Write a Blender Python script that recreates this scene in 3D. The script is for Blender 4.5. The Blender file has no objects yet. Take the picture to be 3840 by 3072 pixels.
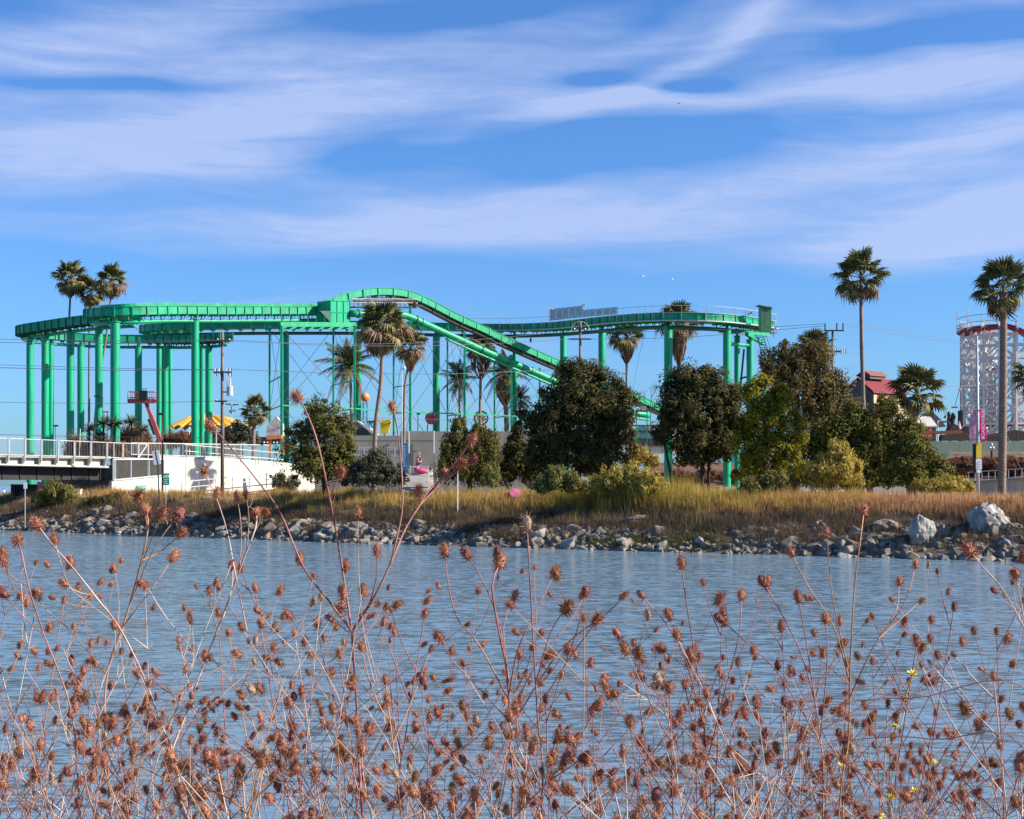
import bpy, bmesh, math, random
import numpy as np
from mathutils import Vector, Matrix, Euler, noise as mnoise

random.seed(7)
rng = np.random.default_rng(7)
R = math.radians
scene = bpy.context.scene
col = scene.collection

# ------------------------------------------------------------------ camera, sky, sun
F = 5275.0            # focal length in pixels of the 3840 px wide photograph
CX, HY = 1920.0, 1825.0   # optical axis column, horizon row
CAMZ = 4.0            # metres above the water

cam = bpy.data.cameras.new("camera")
cam_o = bpy.data.objects.new("camera", cam)
col.objects.link(cam_o)
cam_o.location = (0, 0, CAMZ)
cam_o.rotation_euler = (R(90), 0, 0)
cam.sensor_width = 36.0
cam.lens = 36.0 * F / 3840.0
cam.shift_y = (HY - 1536.0) / 3840.0
cam.clip_start = 0.1
cam.clip_end = 60000
scene.camera = cam_o

SUN = Vector((0.99, -0.14, 0.0)).normalized()
SUN_EL = R(30)
sun_dir = Vector((SUN.x * math.cos(SUN_EL), SUN.y * math.cos(SUN_EL), math.sin(SUN_EL)))

world = bpy.data.worlds.new("World")
scene.world = world
world.use_nodes = True


def build_world():
    nt = world.node_tree
    nt.nodes.clear()
    N, L = nt.nodes.new, nt.links.new
    out = N("ShaderNodeOutputWorld")
    bg = N("ShaderNodeBackground")
    bg.inputs["Strength"].default_value = 0.064
    L(bg.outputs[0], out.inputs[0])
    sky = N("ShaderNodeTexSky")
    sky.sky_type = 'NISHITA'
    sky.sun_disc = False
    sky.sun_elevation = SUN_EL
    sky.sun_rotation = math.atan2(SUN.x, SUN.y)
    sky.air_density = 1.0
    sky.dust_density = 0.7
    sky.ozone_density = 2.2

    def math_(op, a, b=None, c=None, clamp=False):
        n = N("ShaderNodeMath")
        n.operation = op
        n.use_clamp = clamp
        for i, v in enumerate((a, b, c)):
            if v is None:
                continue
            if isinstance(v, (int, float)):
                n.inputs[i].default_value = v
            else:
                L(v, n.inputs[i])
        return n.outputs[0]

    tc = N("ShaderNodeTexCoord")
    sep = N("ShaderNodeSeparateXYZ")
    L(tc.outputs["Generated"], sep.inputs[0])
    az = math_('ARCTAN2', sep.outputs[0], sep.outputs[1])
    el = math_('ARCSINE', sep.outputs[2])
    comb = N("ShaderNodeCombineXYZ")
    L(az, comb.inputs[0]); L(el, comb.inputs[1])
    ae = comb.outputs[0]

    def vmath(op, a, b):
        n = N("ShaderNodeVectorMath"); n.operation = op
        for i, v in enumerate((a, b)):
            if isinstance(v, tuple): n.inputs[i].default_value = v
            else: L(v, n.inputs[i])
        return n

    def noise(scale_vec, scale, detail, rough, vec=ae, rot=0.0, dist=0.0):
        mp = N("ShaderNodeMapping")
        mp.inputs["Scale"].default_value = scale_vec
        mp.inputs["Rotation"].default_value = (0, 0, rot)
        L(vec, mp.inputs[0])
        n = N("ShaderNodeTexNoise")
        n.inputs["Scale"].default_value = scale
        n.inputs["Detail"].default_value = detail
        n.inputs["Roughness"].default_value = rough
        n.inputs["Distortion"].default_value = dist
        L(mp.outputs[0], n.inputs["Vector"])
        return n

    # slow wind warp of the coordinates
    wn = noise((5, 16, 1), 1.0, 2.0, 0.5)
    w1 = vmath('SUBTRACT', wn.outputs["Color"], (0.5, 0.5, 0.5))
    w2 = vmath('MULTIPLY', w1.outputs[0], (0.06, 0.035, 0.0))
    wae = vmath('ADD', ae, w2.outputs[0]).outputs[0]

    # cirrus bands: (x, y, half length, half width in pixels of a 2156 px wide view, tilt in degrees, strength)
    bands = [
        (120, 95, 520, 62, 9, .62), (560, 105, 300, 24, 11, .30), (650, 215, 640, 75, 11, .62),
        (1560, 195, 620, 36, 2, .70), (1180, 235, 260, 22, 13, .38), (1480, 105, 330, 24, 24, .58),
        (1950, 125, 330, 40, -4, .42), (1050, 480, 820, 52, 1, .62), (2080, 455, 260, 70, 8, .70),
        (1780, 345, 450, 55, 6, .55), (260, 335, 450, 60, 3, .60), (1250, 120, 160, 40, 14, .30),
        (900, 425, 380, 26, 4, .26), (1950, 12, 300, 26, 4, .26), (420, 20, 330, 30, 7, .25), (1750, 520, 420, 26, 3, .35),
        (1000, 470, 700, 46, 1, .22), (700, 130, 300, 30, 10, .25), (300, 260, 420, 40, 6, .25), (2050, 470, 260, 50, 9, .25), (1800, 350, 380, 40, 7, .18), (1900, 170, 360, 40, 1, .2),
        # clear gaps between them
        (1450, 172, 120, 17, -2, -.85), (1238, 163, 60, 18, 8, -.55), (230, 170, 260, 15, 3, -.6), (900, 38, 260, 30, 9, -.5), (1980, 72, 260, 28, 2, -.55), (745, 330, 130, 28, 2, -.45),
        (1330, 318, 210, 36, 6, -.5), (1330, 60, 130, 26, 18, -.3),
    ]
    total = None
    for (x, y, hl, hw, tilt, amp) in bands:
        px, py = x * 3840 / 2156, y * 3840 / 2156
        a0 = math.atan((px - CX) / F)
        e0 = math.atan((HY - py) / F * math.cos(a0))
        s = 3840 / 2156 / F
        sub = vmath('SUBTRACT', wae, (a0, e0, 0)).outputs[0]
        mp = N("ShaderNodeMapping")
        mp.vector_type = 'TEXTURE'
        mp.inputs["Rotation"].default_value = (0, 0, R(tilt))
        mp.inputs["Scale"].default_value = (hl * s, hw * s, 1)
        L(sub, mp.inputs[0])
        d = vmath('DOT_PRODUCT', mp.outputs[0], mp.outputs[0]).outputs["Value"]
        g = math_('EXPONENT', math_('MULTIPLY', d, -1.0))
        total = math_('MULTIPLY', g, amp) if total is None else math_('MULTIPLY_ADD', g, amp, total)
    # the same kind of cirrus all round the sky, made by noise
    br = noise((2.2, 14, 1), 1.0, 4.0, 0.55, vec=wae, rot=R(-9))
    far = math_('MULTIPLY', math_('SUBTRACT', br.outputs["Fac"], 0.47), 2.0, clamp=True)
    fine = noise((7, 90, 1), 1.0, 5.0, 0.6, vec=wae, rot=R(-10), dist=.4)
    fin = math_('MULTIPLY_ADD', fine.outputs["Fac"], 1.4, 0.33)
    mask = math_('MULTIPLY', math_('ADD', total, far), fin)
    # fibrous gaps and grain
    gr = noise((40, 150, 1), 1.0, 4.0, 0.6, vec=wae, rot=R(-12))
    mask = math_('MULTIPLY', mask, math_('MULTIPLY_ADD', gr.outputs["Fac"], .6, .70))
    mask = math_('MINIMUM', math_('MAXIMUM', math_('MULTIPLY', math_('SUBTRACT', mask, 0.11), 1.1), 0.0), 0.80)

    tint = N("ShaderNodeMix"); tint.data_type = 'RGBA'; tint.blend_type = 'MULTIPLY'
    tint.inputs["Factor"].default_value = 1.0
    L(sky.outputs[0], tint.inputs["A"])
    tint.inputs["B"].default_value = SKY_TINT
    mx = N("ShaderNodeMix"); mx.data_type = 'RGBA'
    L(mask, mx.inputs["Factor"])
    L(tint.outputs["Result"], mx.inputs["A"])
    mx.inputs["B"].default_value = CLOUD
    L(mx.outputs["Result"], bg.inputs["Color"])


SKY_TINT = (0.53, 0.92, 1.46, 1)
CLOUD = (4.05, 4.95, 7.5, 1)
build_world()

sl = bpy.data.lights.new("sun", 'SUN')
sl.energy = 5.0
sl.angle = R(0.53)
sl.color = (1.0, 0.90, 0.74)
so = bpy.data.objects.new("sun", sl)
col.objects.link(so)
so.rotation_euler = sun_dir.to_track_quat('Z', 'Y').to_euler()
so.location = (60, -20, 60)

vs = scene.view_settings
vs.view_transform = 'Standard'
vs.look = 'None'
vs.exposure = 1.0
vs.gamma = 1.0
vs.use_curve_mapping = False
scene.render.film_transparent = False
scene.cycles.max_bounces = 5
scene.cycles.transparent_max_bounces = 8

# ------------------------------------------------------------------ helpers


def P(px, py, Y):
    """point at depth Y seen at photograph pixel (px, py)"""
    return Vector(((px - CX) / F * Y, Y, CAMZ - (py - HY) / F * Y))


SHX = [-47.1, -12.2, 10.4, 27.2]
SHY = [129.4, 100.5, 85.4, 74.8]


def shore_y(x):
    if x < SHX[0]:
        return SHY[0] - 0.83 * (x - SHX[0])
    if x > SHX[-1]:
        return SHY[-1] - 0.63 * (x - SHX[-1])
    return float(np.interp(x, SHX, SHY))


PD = [-8, -1.0, 0, 1.2, 3.0, 5.0, 6.5, 8.0, 14, 40, 120]
PZ = [-1.6, -.35, 0.05, .75, 1.55, 2.45, 3.0, 3.2, 3.25, 3.3, 3.4]


def ground_z(x, y):
    d = (y - shore_y(x)) * 0.8
    z = float(np.interp(d, PD, PZ))
    if x < -42 and d > 3:
        k = min(1, (-42 - x) / 9.0) * min(1, (d - 3) / 10)
        z = z * (1 - k) + (2.75 - min(1, max(0, d - 15) / 60) * 1.0) * k
    if d > 2:
        z += .10 * mnoise.noise((x * .15, y * .15, 0)) * min(1, (d - 2) / 4)
    return z


def G(px, Y):
    x = (px - CX) / F * Y
    return Vector((x, Y, ground_z(x, Y)))


def mat(name, c, rough=0.7, var=0.15, scale=3.0, metal=0.0, bump=0.0, c2=None, detail=4.0, island=0.0, spec=0.5, transl=0.0, stretch=None):
    m = bpy.data.materials.new(name)
    m.use_nodes = True
    nt = m.node_tree
    N, L = nt.nodes.new, nt.links.new
    b = nt.nodes["Principled BSDF"]
    b.inputs["Roughness"].default_value = rough
    b.inputs["Metallic"].default_value = metal
    b.inputs["Specular IOR Level"].default_value = spec
    c = tuple(c)
    if var > 0 or c2:
        geo = N("ShaderNodeNewGeometry")
        n = N("ShaderNodeTexNoise")
        n.inputs["Scale"].default_value = scale
        n.inputs["Detail"].default_value = detail
        n.inputs["Roughness"].default_value = .6
        if stretch:
            mp = N("ShaderNodeMapping"); mp.inputs["Scale"].default_value = stretch
            L(geo.outputs["Position"], mp.inputs[0]); L(mp.outputs[0], n.inputs["Vector"])
        else:
            L(geo.outputs["Position"], n.inputs["Vector"])
        ramp = N("ShaderNodeValToRGB")
        e = ramp.color_ramp.elements
        if c2:
            e[0].color = (*c, 1); e[1].color = (*c2, 1)
        else:
            e[0].color = (*[v * (1 - var) for v in c], 1); e[1].color = (*[min(1, v * (1 + var)) for v in c], 1)
        e[0].position = .32; e[1].position = .68
        fac = n.outputs["Fac"]
        if island > 0:
            ma = N("ShaderNodeMath"); ma.operation = 'MULTIPLY_ADD'
            sb = N("ShaderNodeMath"); sb.operation = 'SUBTRACT'
            L(geo.outputs["Random Per Island"], sb.inputs[0]); sb.inputs[1].default_value = .5
            L(sb.outputs[0], ma.inputs[0]); ma.inputs[1].default_value = island
            L(fac, ma.inputs[2]); fac = ma.outputs[0]
        L(fac, ramp.inputs[0])
        L(ramp.outputs[0], b.inputs["Base Color"])
        colout = ramp.outputs[0]
        if bump > 0:
            bp = N("ShaderNodeBump"); bp.inputs["Strength"].default_value = bump
            bp.inputs["Distance"].default_value = .05
            L(n.outputs["Fac"], bp.inputs["Height"]); L(bp.outputs[0], b.inputs["Normal"])
        if transl > 0:
            t = N("ShaderNodeBsdfTranslucent"); L(colout, t.inputs[0])
            mix = N("ShaderNodeMixShader"); mix.inputs[0].default_value = transl
            L(b.outputs[0], mix.inputs[1]); L(t.outputs[0], mix.inputs[2])
            L(mix.outputs[0], nt.nodes["Material Output"].inputs[0])
    else:
        b.inputs["Base Color"].default_value = (*c, 1)
    return m


def wl(o):
    v = Vector((0, 0, 0))
    while o is not None:
        v = v + o.location
        o = o.parent
    return v


def tag(o, label=None, cat=None, group=None, kind=None):
    if label: o["label"] = label
    if cat: o["category"] = cat
    if group: o["group"] = group
    if kind: o["kind"] = kind
    return o


def thing(name, label, cat, loc=(0, 0, 0), group=None):
    o = bpy.data.objects.new(name, None)
    o.empty_display_size = .2
    col.objects.link(o)
    o.location = loc
    return tag(o, label, cat, group)


def link(name, me, parent=None, loc=None):
    o = bpy.data.objects.new(name, me)
    col.objects.link(o)
    if parent is not None: o.parent = parent
    if loc is not None: o.location = loc
    return o


class MB:
    """collects faces and links them as one mesh object"""

    def __init__(self):
        self.v, self.f = [], []

    def add(self, vs, fs):
        b = len(self.v)
        self.v += [tuple(p) for p in vs]
        self.f += [tuple(i + b for i in f) for f in fs]
        return self

    def box(self, c, s, rz=0.0):
        c = Vector(c); hx, hy, hz = s[0] / 2, s[1] / 2, s[2] / 2
        cs, sn = math.cos(rz), math.sin(rz)
        vs = []
        for dz in (-hz, hz):
            for dx, dy in ((-hx, -hy), (hx, -hy), (hx, hy), (-hx, hy)):
                vs.append(c + Vector((dx * cs - dy * sn, dx * sn + dy * cs, dz)))
        return self.add(vs, [(3, 2, 1, 0), (4, 5, 6, 7), (0, 1, 5, 4), (1, 2, 6, 5), (2, 3, 7, 6), (3, 0, 4, 7)])

    def prism(self, base, vec):
        """extrude a polygon (list of points) by vec"""
        n = len(base); vec = Vector(vec)
        vs = [Vector(p) for p in base] + [Vector(p) + vec for p in base]
        fs = [tuple(range(n))[::-1], tuple(range(n, 2 * n))] + [(i, (i + 1) % n, n + (i + 1) % n, n + i) for i in range(n)]
        return self.add(vs, fs)

    def beam(self, p0, p1, w, h=None):
        h = w if h is None else h
        m = bar_matrix(p0, p1, w, h)
        vs = [m @ Vector(p) for p in UNIT_V]
        return self.add(vs, UNIT_F)

    def tube(self, pts, r, n=6, cap=True):
        pts = [Vector(p) for p in pts]
        rs = r if isinstance(r, (list, tuple)) else [r] * len(pts)
        vs = []
        up = None
        for i, p in enumerate(pts):
            t = (pts[min(i + 1, len(pts) - 1)] - pts[max(i - 1, 0)])
            t = t.normalized() if t.length > 1e-9 else Vector((0, 0, 1))
            if up is None:
                a = Vector((0, 0, 1)) if abs(t.z) < .9 else Vector((1, 0, 0))
                up = (a - t * a.dot(t)).normalized()
            else:
                up = up - t * up.dot(t)
                up = up.normalized() if up.length > 1e-6 else t.orthogonal().normalized()
            s = t.cross(up)
            for k in range(n):
                a = 2 * math.pi * k / n
                vs.append(p + (up * math.cos(a) + s * math.sin(a)) * rs[i])
        fs = []
        for i in range(len(pts) - 1):
            for k in range(n):
                fs.append((i * n + k, i * n + (k + 1) % n, (i + 1) * n + (k + 1) % n, (i + 1) * n + k))
        if cap:
            fs.append(tuple(range(n))[::-1])
            b = (len(pts) - 1) * n
            fs.append(tuple(range(b, b + n)))
        return self.add(vs, fs)

    def ball(self, c, r, n=10, m=6):
        c = Vector(c)
        r = (r, r, r) if isinstance(r, (int, float)) else r
        vs = [c + Vector((0, 0, -r[2]))]
        for i in range(1, m):
            a = -math.pi / 2 + math.pi * i / m
            for k in range(n):
                b = 2 * math.pi * k / n
                vs.append(c + Vector((math.cos(a) * math.cos(b) * r[0], math.cos(a) * math.sin(b) * r[1], math.sin(a) * r[2])))
        vs.append(c + Vector((0, 0, r[2])))
        fs = [(0, 1 + (k + 1) % n, 1 + k) for k in range(n)]
        for i in range(m - 2):
            for k in range(n):
                fs.append((1 + i * n + k, 1 + i * n + (k + 1) % n, 1 + (i + 1) * n + (k + 1) % n, 1 + (i + 1) * n + k))
        t = len(vs) - 1; b = 1 + (m - 2) * n
        fs += [(t, b + k, b + (k + 1) % n) for k in range(n)]
        return self.add(vs, fs)

    def mesh(self, name, m=None, smooth=False, off=None):
        me = bpy.data.meshes.new(name)
        vs = self.v if off is None else [(p[0] - off[0], p[1] - off[1], p[2] - off[2]) for p in self.v]
        me.from_pydata(vs, [], self.f)
        if m is not None: me.materials.append(m)
        if smooth: me.polygons.foreach_set("use_smooth", [True] * len(me.polygons))
        me.update()
        return me

    def build(self, name, m, parent=None, smooth=False, kind=None):
        """vertices are world coordinates; parents here only translate"""
        if parent is not None:
            o = link(name, self.mesh(name, m, smooth, wl(parent)), parent)
        else:
            c = Vector((sum(p[0] for p in self.v), sum(p[1] for p in self.v), 0)) / max(1, len(self.v))
            c.z = min(p[2] for p in self.v)
            o = link(name, self.mesh(name, m, smooth, c), None, c)
        if kind: o["kind"] = kind
        return o


UNIT_V = [(-.5, -.5, 0), (.5, -.5, 0), (.5, .5, 0), (-.5, .5, 0), (-.5, -.5, 1), (.5, -.5, 1), (.5, .5, 1), (-.5, .5, 1)]
UNIT_F = [(3, 2, 1, 0), (4, 5, 6, 7), (0, 1, 5, 4), (1, 2, 6, 5), (2, 3, 7, 6), (3, 0, 4, 7)]


def bar_matrix(p0, p1, w, h):
    p0, p1 = Vector(p0), Vector(p1)
    z = p1 - p0
    ln = z.length
    z = z / ln
    a = Vector((0, 0, 1)) if abs(z.z) < .95 else Vector((1, 0, 0))
    x = a.cross(z).normalized()
    y = z.cross(x)
    m = Matrix(((x.x * w, y.x * h, z.x * ln, p0.x), (x.y * w, y.y * h, z.y * ln, p0.y), (x.z * w, y.z * h, z.z * ln, p0.z), (0, 0, 0, 1)))
    return m


_unit = {}


def bar(name, parent, p0, p1, w, m, h=None, round_=False):
    """a straight member as an object of its own; alike members share one mesh"""
    key = (m.name, round_)
    if key not in _unit:
        if round_:
            b = MB().tube([(0, 0, 0), (0, 0, 1)], .5, 14)
            _unit[key] = b.mesh("round_member", m, False)
            for p in _unit[key].polygons:
                p.use_smooth = len(p.vertices) == 4
        else:
            _unit[key] = MB().add(UNIT_V, UNIT_F).mesh("member", m)
    o = link(name, _unit[key], parent)
    mm = bar_matrix(p0, p1, w, w if h is None else h)
    off = wl(parent) if parent is not None else Vector((0, 0, 0))
    mm.translation = mm.translation - off
    o.matrix_basis = mm
    return o


def spline(pts, step=0.8):
    """Catmull-Rom through points, resampled at about STEP metres"""
    pts = [Vector(p) for p in pts]
    ex = [pts[0] * 2 - pts[1]] + pts + [pts[-1] * 2 - pts[-2]]
    out = []
    for i in range(1, len(ex) - 2):
        a, b, c, d = ex[i - 1:i + 3]
        n = max(2, int((c - b).length / step))
        for k in range(n):
            t = k / n
            out.append(.5 * ((2 * b) + (c - a) * t + (2 * a - 5 * b + 4 * c - d) * t * t + (3 * b - a - 3 * c + d) * t ** 3))
    out.append(pts[-1])
    return out


def frames(pts):
    fr = []
    for i, p in enumerate(pts):
        t = pts[min(i + 1, len(pts) - 1)] - pts[max(i - 1, 0)]
        th = Vector((t.x, t.y, 0)).normalized()
        s = Vector((th.y, -th.x, 0))      # right hand side of travel
        fr.append((p, s, t.normalized()))
    return fr


def sweep(mb, pts, prof):
    fr = frames(pts); n = len(prof); vs = []
    for p, s, t in fr:
        for a, b in prof:
            vs.append(p + s * a + Vector((0, 0, b)))
    fs = []
    for i in range(len(pts) - 1):
        for k in range(n):
            fs.append((i * n + k, (i + 1) * n + k, (i + 1) * n + (k + 1) % n, i * n + (k + 1) % n))
    fs.append(tuple(range(n))); b = (len(pts) - 1) * n
    fs.append(tuple(range(b, b + n))[::-1])
    return mb.add(vs, fs)


def offset(pts, side, up):
    return [p + s * side + Vector((0, 0, up)) for p, s, t in frames(pts)]


def np_mesh(name, V, faces_n, m):
    """V: (k*faces_n, 3) array, faces of faces_n consecutive vertices"""
    me = bpy.data.meshes.new(name)
    nv = len(V); nf = nv // faces_n
    me.vertices.add(nv)
    me.vertices.foreach_set("co", np.asarray(V, dtype=np.float32).ravel())
    me.loops.add(nv)
    me.loops.foreach_set("vertex_index", np.arange(nv, dtype=np.int32))
    me.polygons.add(nf)
    me.polygons.foreach_set("loop_start", np.arange(0, nv, faces_n, dtype=np.int32))
    me.materials.append(m)
    me.update(calc_edges=True)
    return me


def unit_rand(n):
    v = rng.normal(size=(n, 3))
    return v / np.linalg.norm(v, axis=1)[:, None]


# ------------------------------------------------------------------ materials
M = {}
M['green'] = mat('green_paint', (.0015, .30, .15), .45, .24, .9, spec=.35, stretch=(2.5, 2.5, .22))
M['green2'] = mat('green_paint_trough', (.002, .27, .135), .5, .32, .7, spec=.35)
M['green_dk'] = mat('dark_green_steel', (.006, .085, .06), .6, .2, 1.2)
M['steel'] = mat('grey_steel', (.42, .43, .44), .5, .12, 4)
M['steel_dk'] = mat('dark_steel', (.035, .038, .042), .6, .3, 3)
M['girder'] = mat('black_paint_and_shade', (.008, .009, .012), .7, .3, 2)  # black paint, with the shade under the deck put into the colour
M['concrete'] = mat('concrete', (.42, .385, .335), .85, c2=(.60, .56, .50), scale=.8, detail=8, stretch=(1.6, 1.6, .35), bump=.15)
M['concrete_dk'] = mat('old_concrete', (.26, .26, .235), .9, .22, .45, stretch=(1.5, 1.5, .4))
M['white'] = mat('white_paint', (.78, .77, .76), .6, .06, 2)
M['white_old'] = mat('weathered_white_timber', (.62, .61, .61), .7, .10, 2)
M['red'] = mat('dark_red_paint', (.24, .012, .03), .5, .2, 2)
M['wood'] = mat('weathered_pole_wood', (.17, .12, .10), .85, .35, 2.2, stretch=(6, 6, .7))
M['wood_dk'] = mat('dark_timber', (.05, .035, .03), .85, .4, 2.5, stretch=(4, 4, .7))
M['wood_tan'] = mat('tan_timber', (.55, .34, .20), .8, .2, 2)
M['black'] = mat('black_metal', (.012, .012, .014), .5, 0)
M['ceramic'] = mat('pale_ceramic', (.62, .62, .64), .3, 0)
M['wire'] = mat('grey_wire', (.12, .13, .15), .5, 0)

# ------------------------------------------------------------------ water, ground, banks
def water_material():
    m = bpy.data.materials.new("river_water")
    m.use_nodes = True
    nt = m.node_tree; N, L = nt.nodes.new, nt.links.new
    b = nt.nodes["Principled BSDF"]
    b.inputs["Base Color"].default_value = (.145, .228, .30, 1)
    b.inputs["Roughness"].default_value = .10
    b.inputs["IOR"].default_value = 1.333
    geo = N("ShaderNodeNewGeometry")

    def nz(scale, sx, sy, rot, detail, rough=.5, dist=0.0, out="Color"):
        mp = N("ShaderNodeMapping"); mp.inputs["Scale"].default_value = (sx, sy, 1); mp.inputs["Rotation"].default_value = (0, 0, R(rot))
        L(geo.outputs["Position"], mp.inputs[0])
        n = N("ShaderNodeTexNoise"); n.inputs["Scale"].default_value = scale; n.inputs["Detail"].default_value = detail
        n.inputs["Roughness"].default_value = rough; n.inputs["Distortion"].default_value = dist
        L(mp.outputs[0], n.inputs[0]); return n.outputs[out]
    def vm(op, x, y):
        n = N("ShaderNodeVectorMath"); n.operation = op
        for k, v in enumerate((x, y)):
            if isinstance(v, tuple): n.inputs[k].default_value = v
            else: L(v, n.inputs[k])
        return n.outputs[0]
    # wind ripples: every noise colour is a random slope of the surface
    s1 = vm('MULTIPLY', vm('SUBTRACT', nz(1.0, 2.4, 6.8, 5, 2.0, .55, .3), (.5, .5, .5)), (.8, 2.1, 0))
    s2 = vm('MULTIPLY', vm('SUBTRACT', nz(1.0, .8, 2.6, -7, 2.0, .5, .3), (.5, .5, .5)), (.34, .75, 0))
    gust = nz(1.0, .05, .13, 12, 2.0, out="Fac")
    gm_ = N("ShaderNodeMapRange"); gm_.inputs[1].default_value = .35; gm_.inputs[2].default_value = .65; gm_.inputs[3].default_value = .62; gm_.inputs[4].default_value = 1.25
    L(gust, gm_.inputs[0])
    sc = N("ShaderNodeVectorMath"); sc.operation = 'SCALE'; L(vm('ADD', s1, s2), sc.inputs[0]); L(gm_.outputs[0], sc.inputs["Scale"])
    nn_ = N("ShaderNodeVectorMath"); nn_.operation = 'NORMALIZE'; L(vm('ADD', sc.outputs[0], (0, 0, 1)), nn_.inputs[0])
    L(nn_.outputs[0], b.inputs["Normal"])
    return m


w = MB()
w.add([(-30000, -60, 0), (30000, -60, 0), (30000, 40000, 0), (-30000, 40000, 0)], [(0, 1, 2, 3)])
tag(w.build("water", water_material()), kind="structure")

M['soil'] = mat('dry_bank_soil', (.10, .07, .045), .95, c2=(.20, .145, .09), scale=.9, bump=.6, detail=6)
M['plateau'] = mat('dry_ground', (.22, .15, .08), .95, c2=(.38, .28, .16), scale=.45, bump=.5, detail=6)
M['mud'] = mat('near_bank_earth', (.12, .085, .05), .95, c2=(.22, .16, .09), scale=2, bump=.5)


def grid(name, xs, ds, m):
    mb = MB(); nx = len(xs)
    for d in ds:
        for x in xs:
            y = shore_y(x) + d / .8
            mb.v.append((x, y, ground_z(x, y) if d < 175 else -2.0))
    for j in range(len(ds) - 1):
        for i in range(nx - 1):
            mb.f.append((j * nx + i, j * nx + i + 1, (j + 1) * nx + i + 1, (j + 1) * nx + i))
    o = mb.build(name, m, smooth=True)
    return tag(o, kind="structure")


xs = list(np.arange(-190, -60, 6.)) + list(np.arange(-60, 42, .8)) + list(np.arange(42, 150, 6.))
bank = grid("river_bank", xs, [-8, -3, -1, -.4, 0, .4, .8, 1.2, 1.6, 2.1, 2.6, 3.2, 3.8, 4.4, 5, 5.7, 6.5], M['soil'])
ground = grid("ground", xs, [6.5, 7.2, 8, 9, 10.5, 12, 14, 17, 21, 26, 32, 40, 55, 75, 100, 130, 160, 174, 190], M['plateau'])


def near_z(y):
    return float(np.interp(y, [-40, -3, 3, 5, 8, 12, 16], [2.5, 2.45, 2.3, 2.05, 1.2, .15, -1]))


nb = MB(); xs2 = list(np.arange(-24, 24.1, 1.0)); ys2 = [-40, -12, -3, 0, 2, 3, 4, 5, 6.5, 8, 10, 12, 14, 16]
for y in ys2:
    for x in xs2:
        nb.v.append((x, y, near_z(y) + .06 * mnoise.noise((x * .6, y * .6, 3))))
for j in range(len(ys2) - 1):
    for i in range(len(xs2) - 1):
        k = j * len(xs2) + i
        nb.f.append((k, k + 1, k + 1 + len(xs2), k + len(xs2)))
tag(nb.build("near_bank", M['mud'], smooth=True), kind="structure")

# ------------------------------------------------------------------ riprap
M['stone'] = mat('grey_riprap_stone', (.09, .075, .058), .9, c2=(.27, .235, .195), scale=1.6, bump=.8, detail=7)
M['stone_tan'] = mat('tan_riprap_stone', (.12, .085, .06), .9, c2=(.27, .20, .145), scale=1.3, bump=.8, detail=7)
M['stone_pale'] = mat('pale_riprap_stone', (.17, .155, .135), .9, c2=(.42, .39, .35), scale=2.2, bump=.8, detail=7)


def rock_mesh(seed, m, n=14, flat=.75):
    rr = random.Random(seed)
    bm = bmesh.new()
    sx, sy, sz = rr.uniform(.8, 1.25), rr.uniform(.7, 1.05), rr.uniform(.5, .85) * flat / .7
    for i in range(n):
        v = Vector((rr.gauss(0, 1), rr.gauss(0, 1), rr.gauss(0, 1))).normalized()
        k = rr.uniform(.82, 1.0)
        bm.verts.new((v.x * sx * k * .5, v.y * sy * k * .5, v.z * sz * k * .5))
    r = bmesh.ops.convex_hull(bm, input=bm.verts)
    bmesh.ops.delete(bm, geom=[g for g in r["geom_interior"] if isinstance(g, bmesh.types.BMVert)], context='VERTS')
    bmesh.ops.bevel(bm, geom=list(bm.edges), offset=.022, segments=1, affect='EDGES')
    me = bpy.data.meshes.new("rock_shape"); bm.to_mesh(me); bm.free()
    me.materials.append(m)
    return me


rocks = [rock_mesh(100 + i, M[('stone', 'stone', 'stone', 'stone_tan', 'stone_pale', 'stone')[i % 6]]) for i in range(18)]
cand = []
rr = random.Random(5)
for i in range(3000):
    x = rr.uniform(-50, 30)
    u = rr.random() ** 1.15
    d = -.25 + u * 3.6
    px_here = CX + x / (shore_y(x)) * F
    # stones lie low in the middle stretch and reach higher towards the left end and the right end
    lim = float(np.interp(px_here, [0, 350, 700, 1300, 1700, 2300, 2650, 3100, 3500, 3840], [3.0, 3.4, 3.0, 2.6, 2.5, 2.6, 1.9, 3.4, 3.9, 3.9]))
    if d > lim: continue
    if 2480 < px_here < 2760 and d > .9 and rr.random() < .6: continue
    s = rr.choice([.3, .36, .44, .55, .68, .8, .95]) * rr.uniform(.8, 1.25)
    if rr.random() < .045: s = rr.uniform(1.2, 1.9)
    if d < .15: s *= .8
    cand.append((s * F / shore_y(x), s, x, d))
cand.sort(reverse=True)
small = MB()
for i, (ap, s, x, d) in enumerate(cand[:2400]):
    y = shore_y(x) + d / .8
    z = ground_z(x, y)
    me = rocks[rr.randrange(18)]
    rot = Euler((rr.uniform(-.5, .5), rr.uniform(-.4, .4), rr.uniform(0, 6.3))).to_matrix().to_4x4()
    mtx = Matrix.Translation((x, y, z - .08 * s)) @ rot @ Matrix.Diagonal((s, s, s, 1))
    if i < 290:
        o = link("stone", me, bank)
        mtx.translation = mtx.translation - wl(bank)
        o.matrix_basis = mtx
    else:
        small.add([mtx @ v.co for v in me.vertices], [tuple(p.vertices) for p in me.polygons])
o = small.build("small_stones", M['stone'], bank, kind="stuff")
o.data.materials.append(M['stone_tan']); o.data.materials.append(M['stone_pale'])


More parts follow.
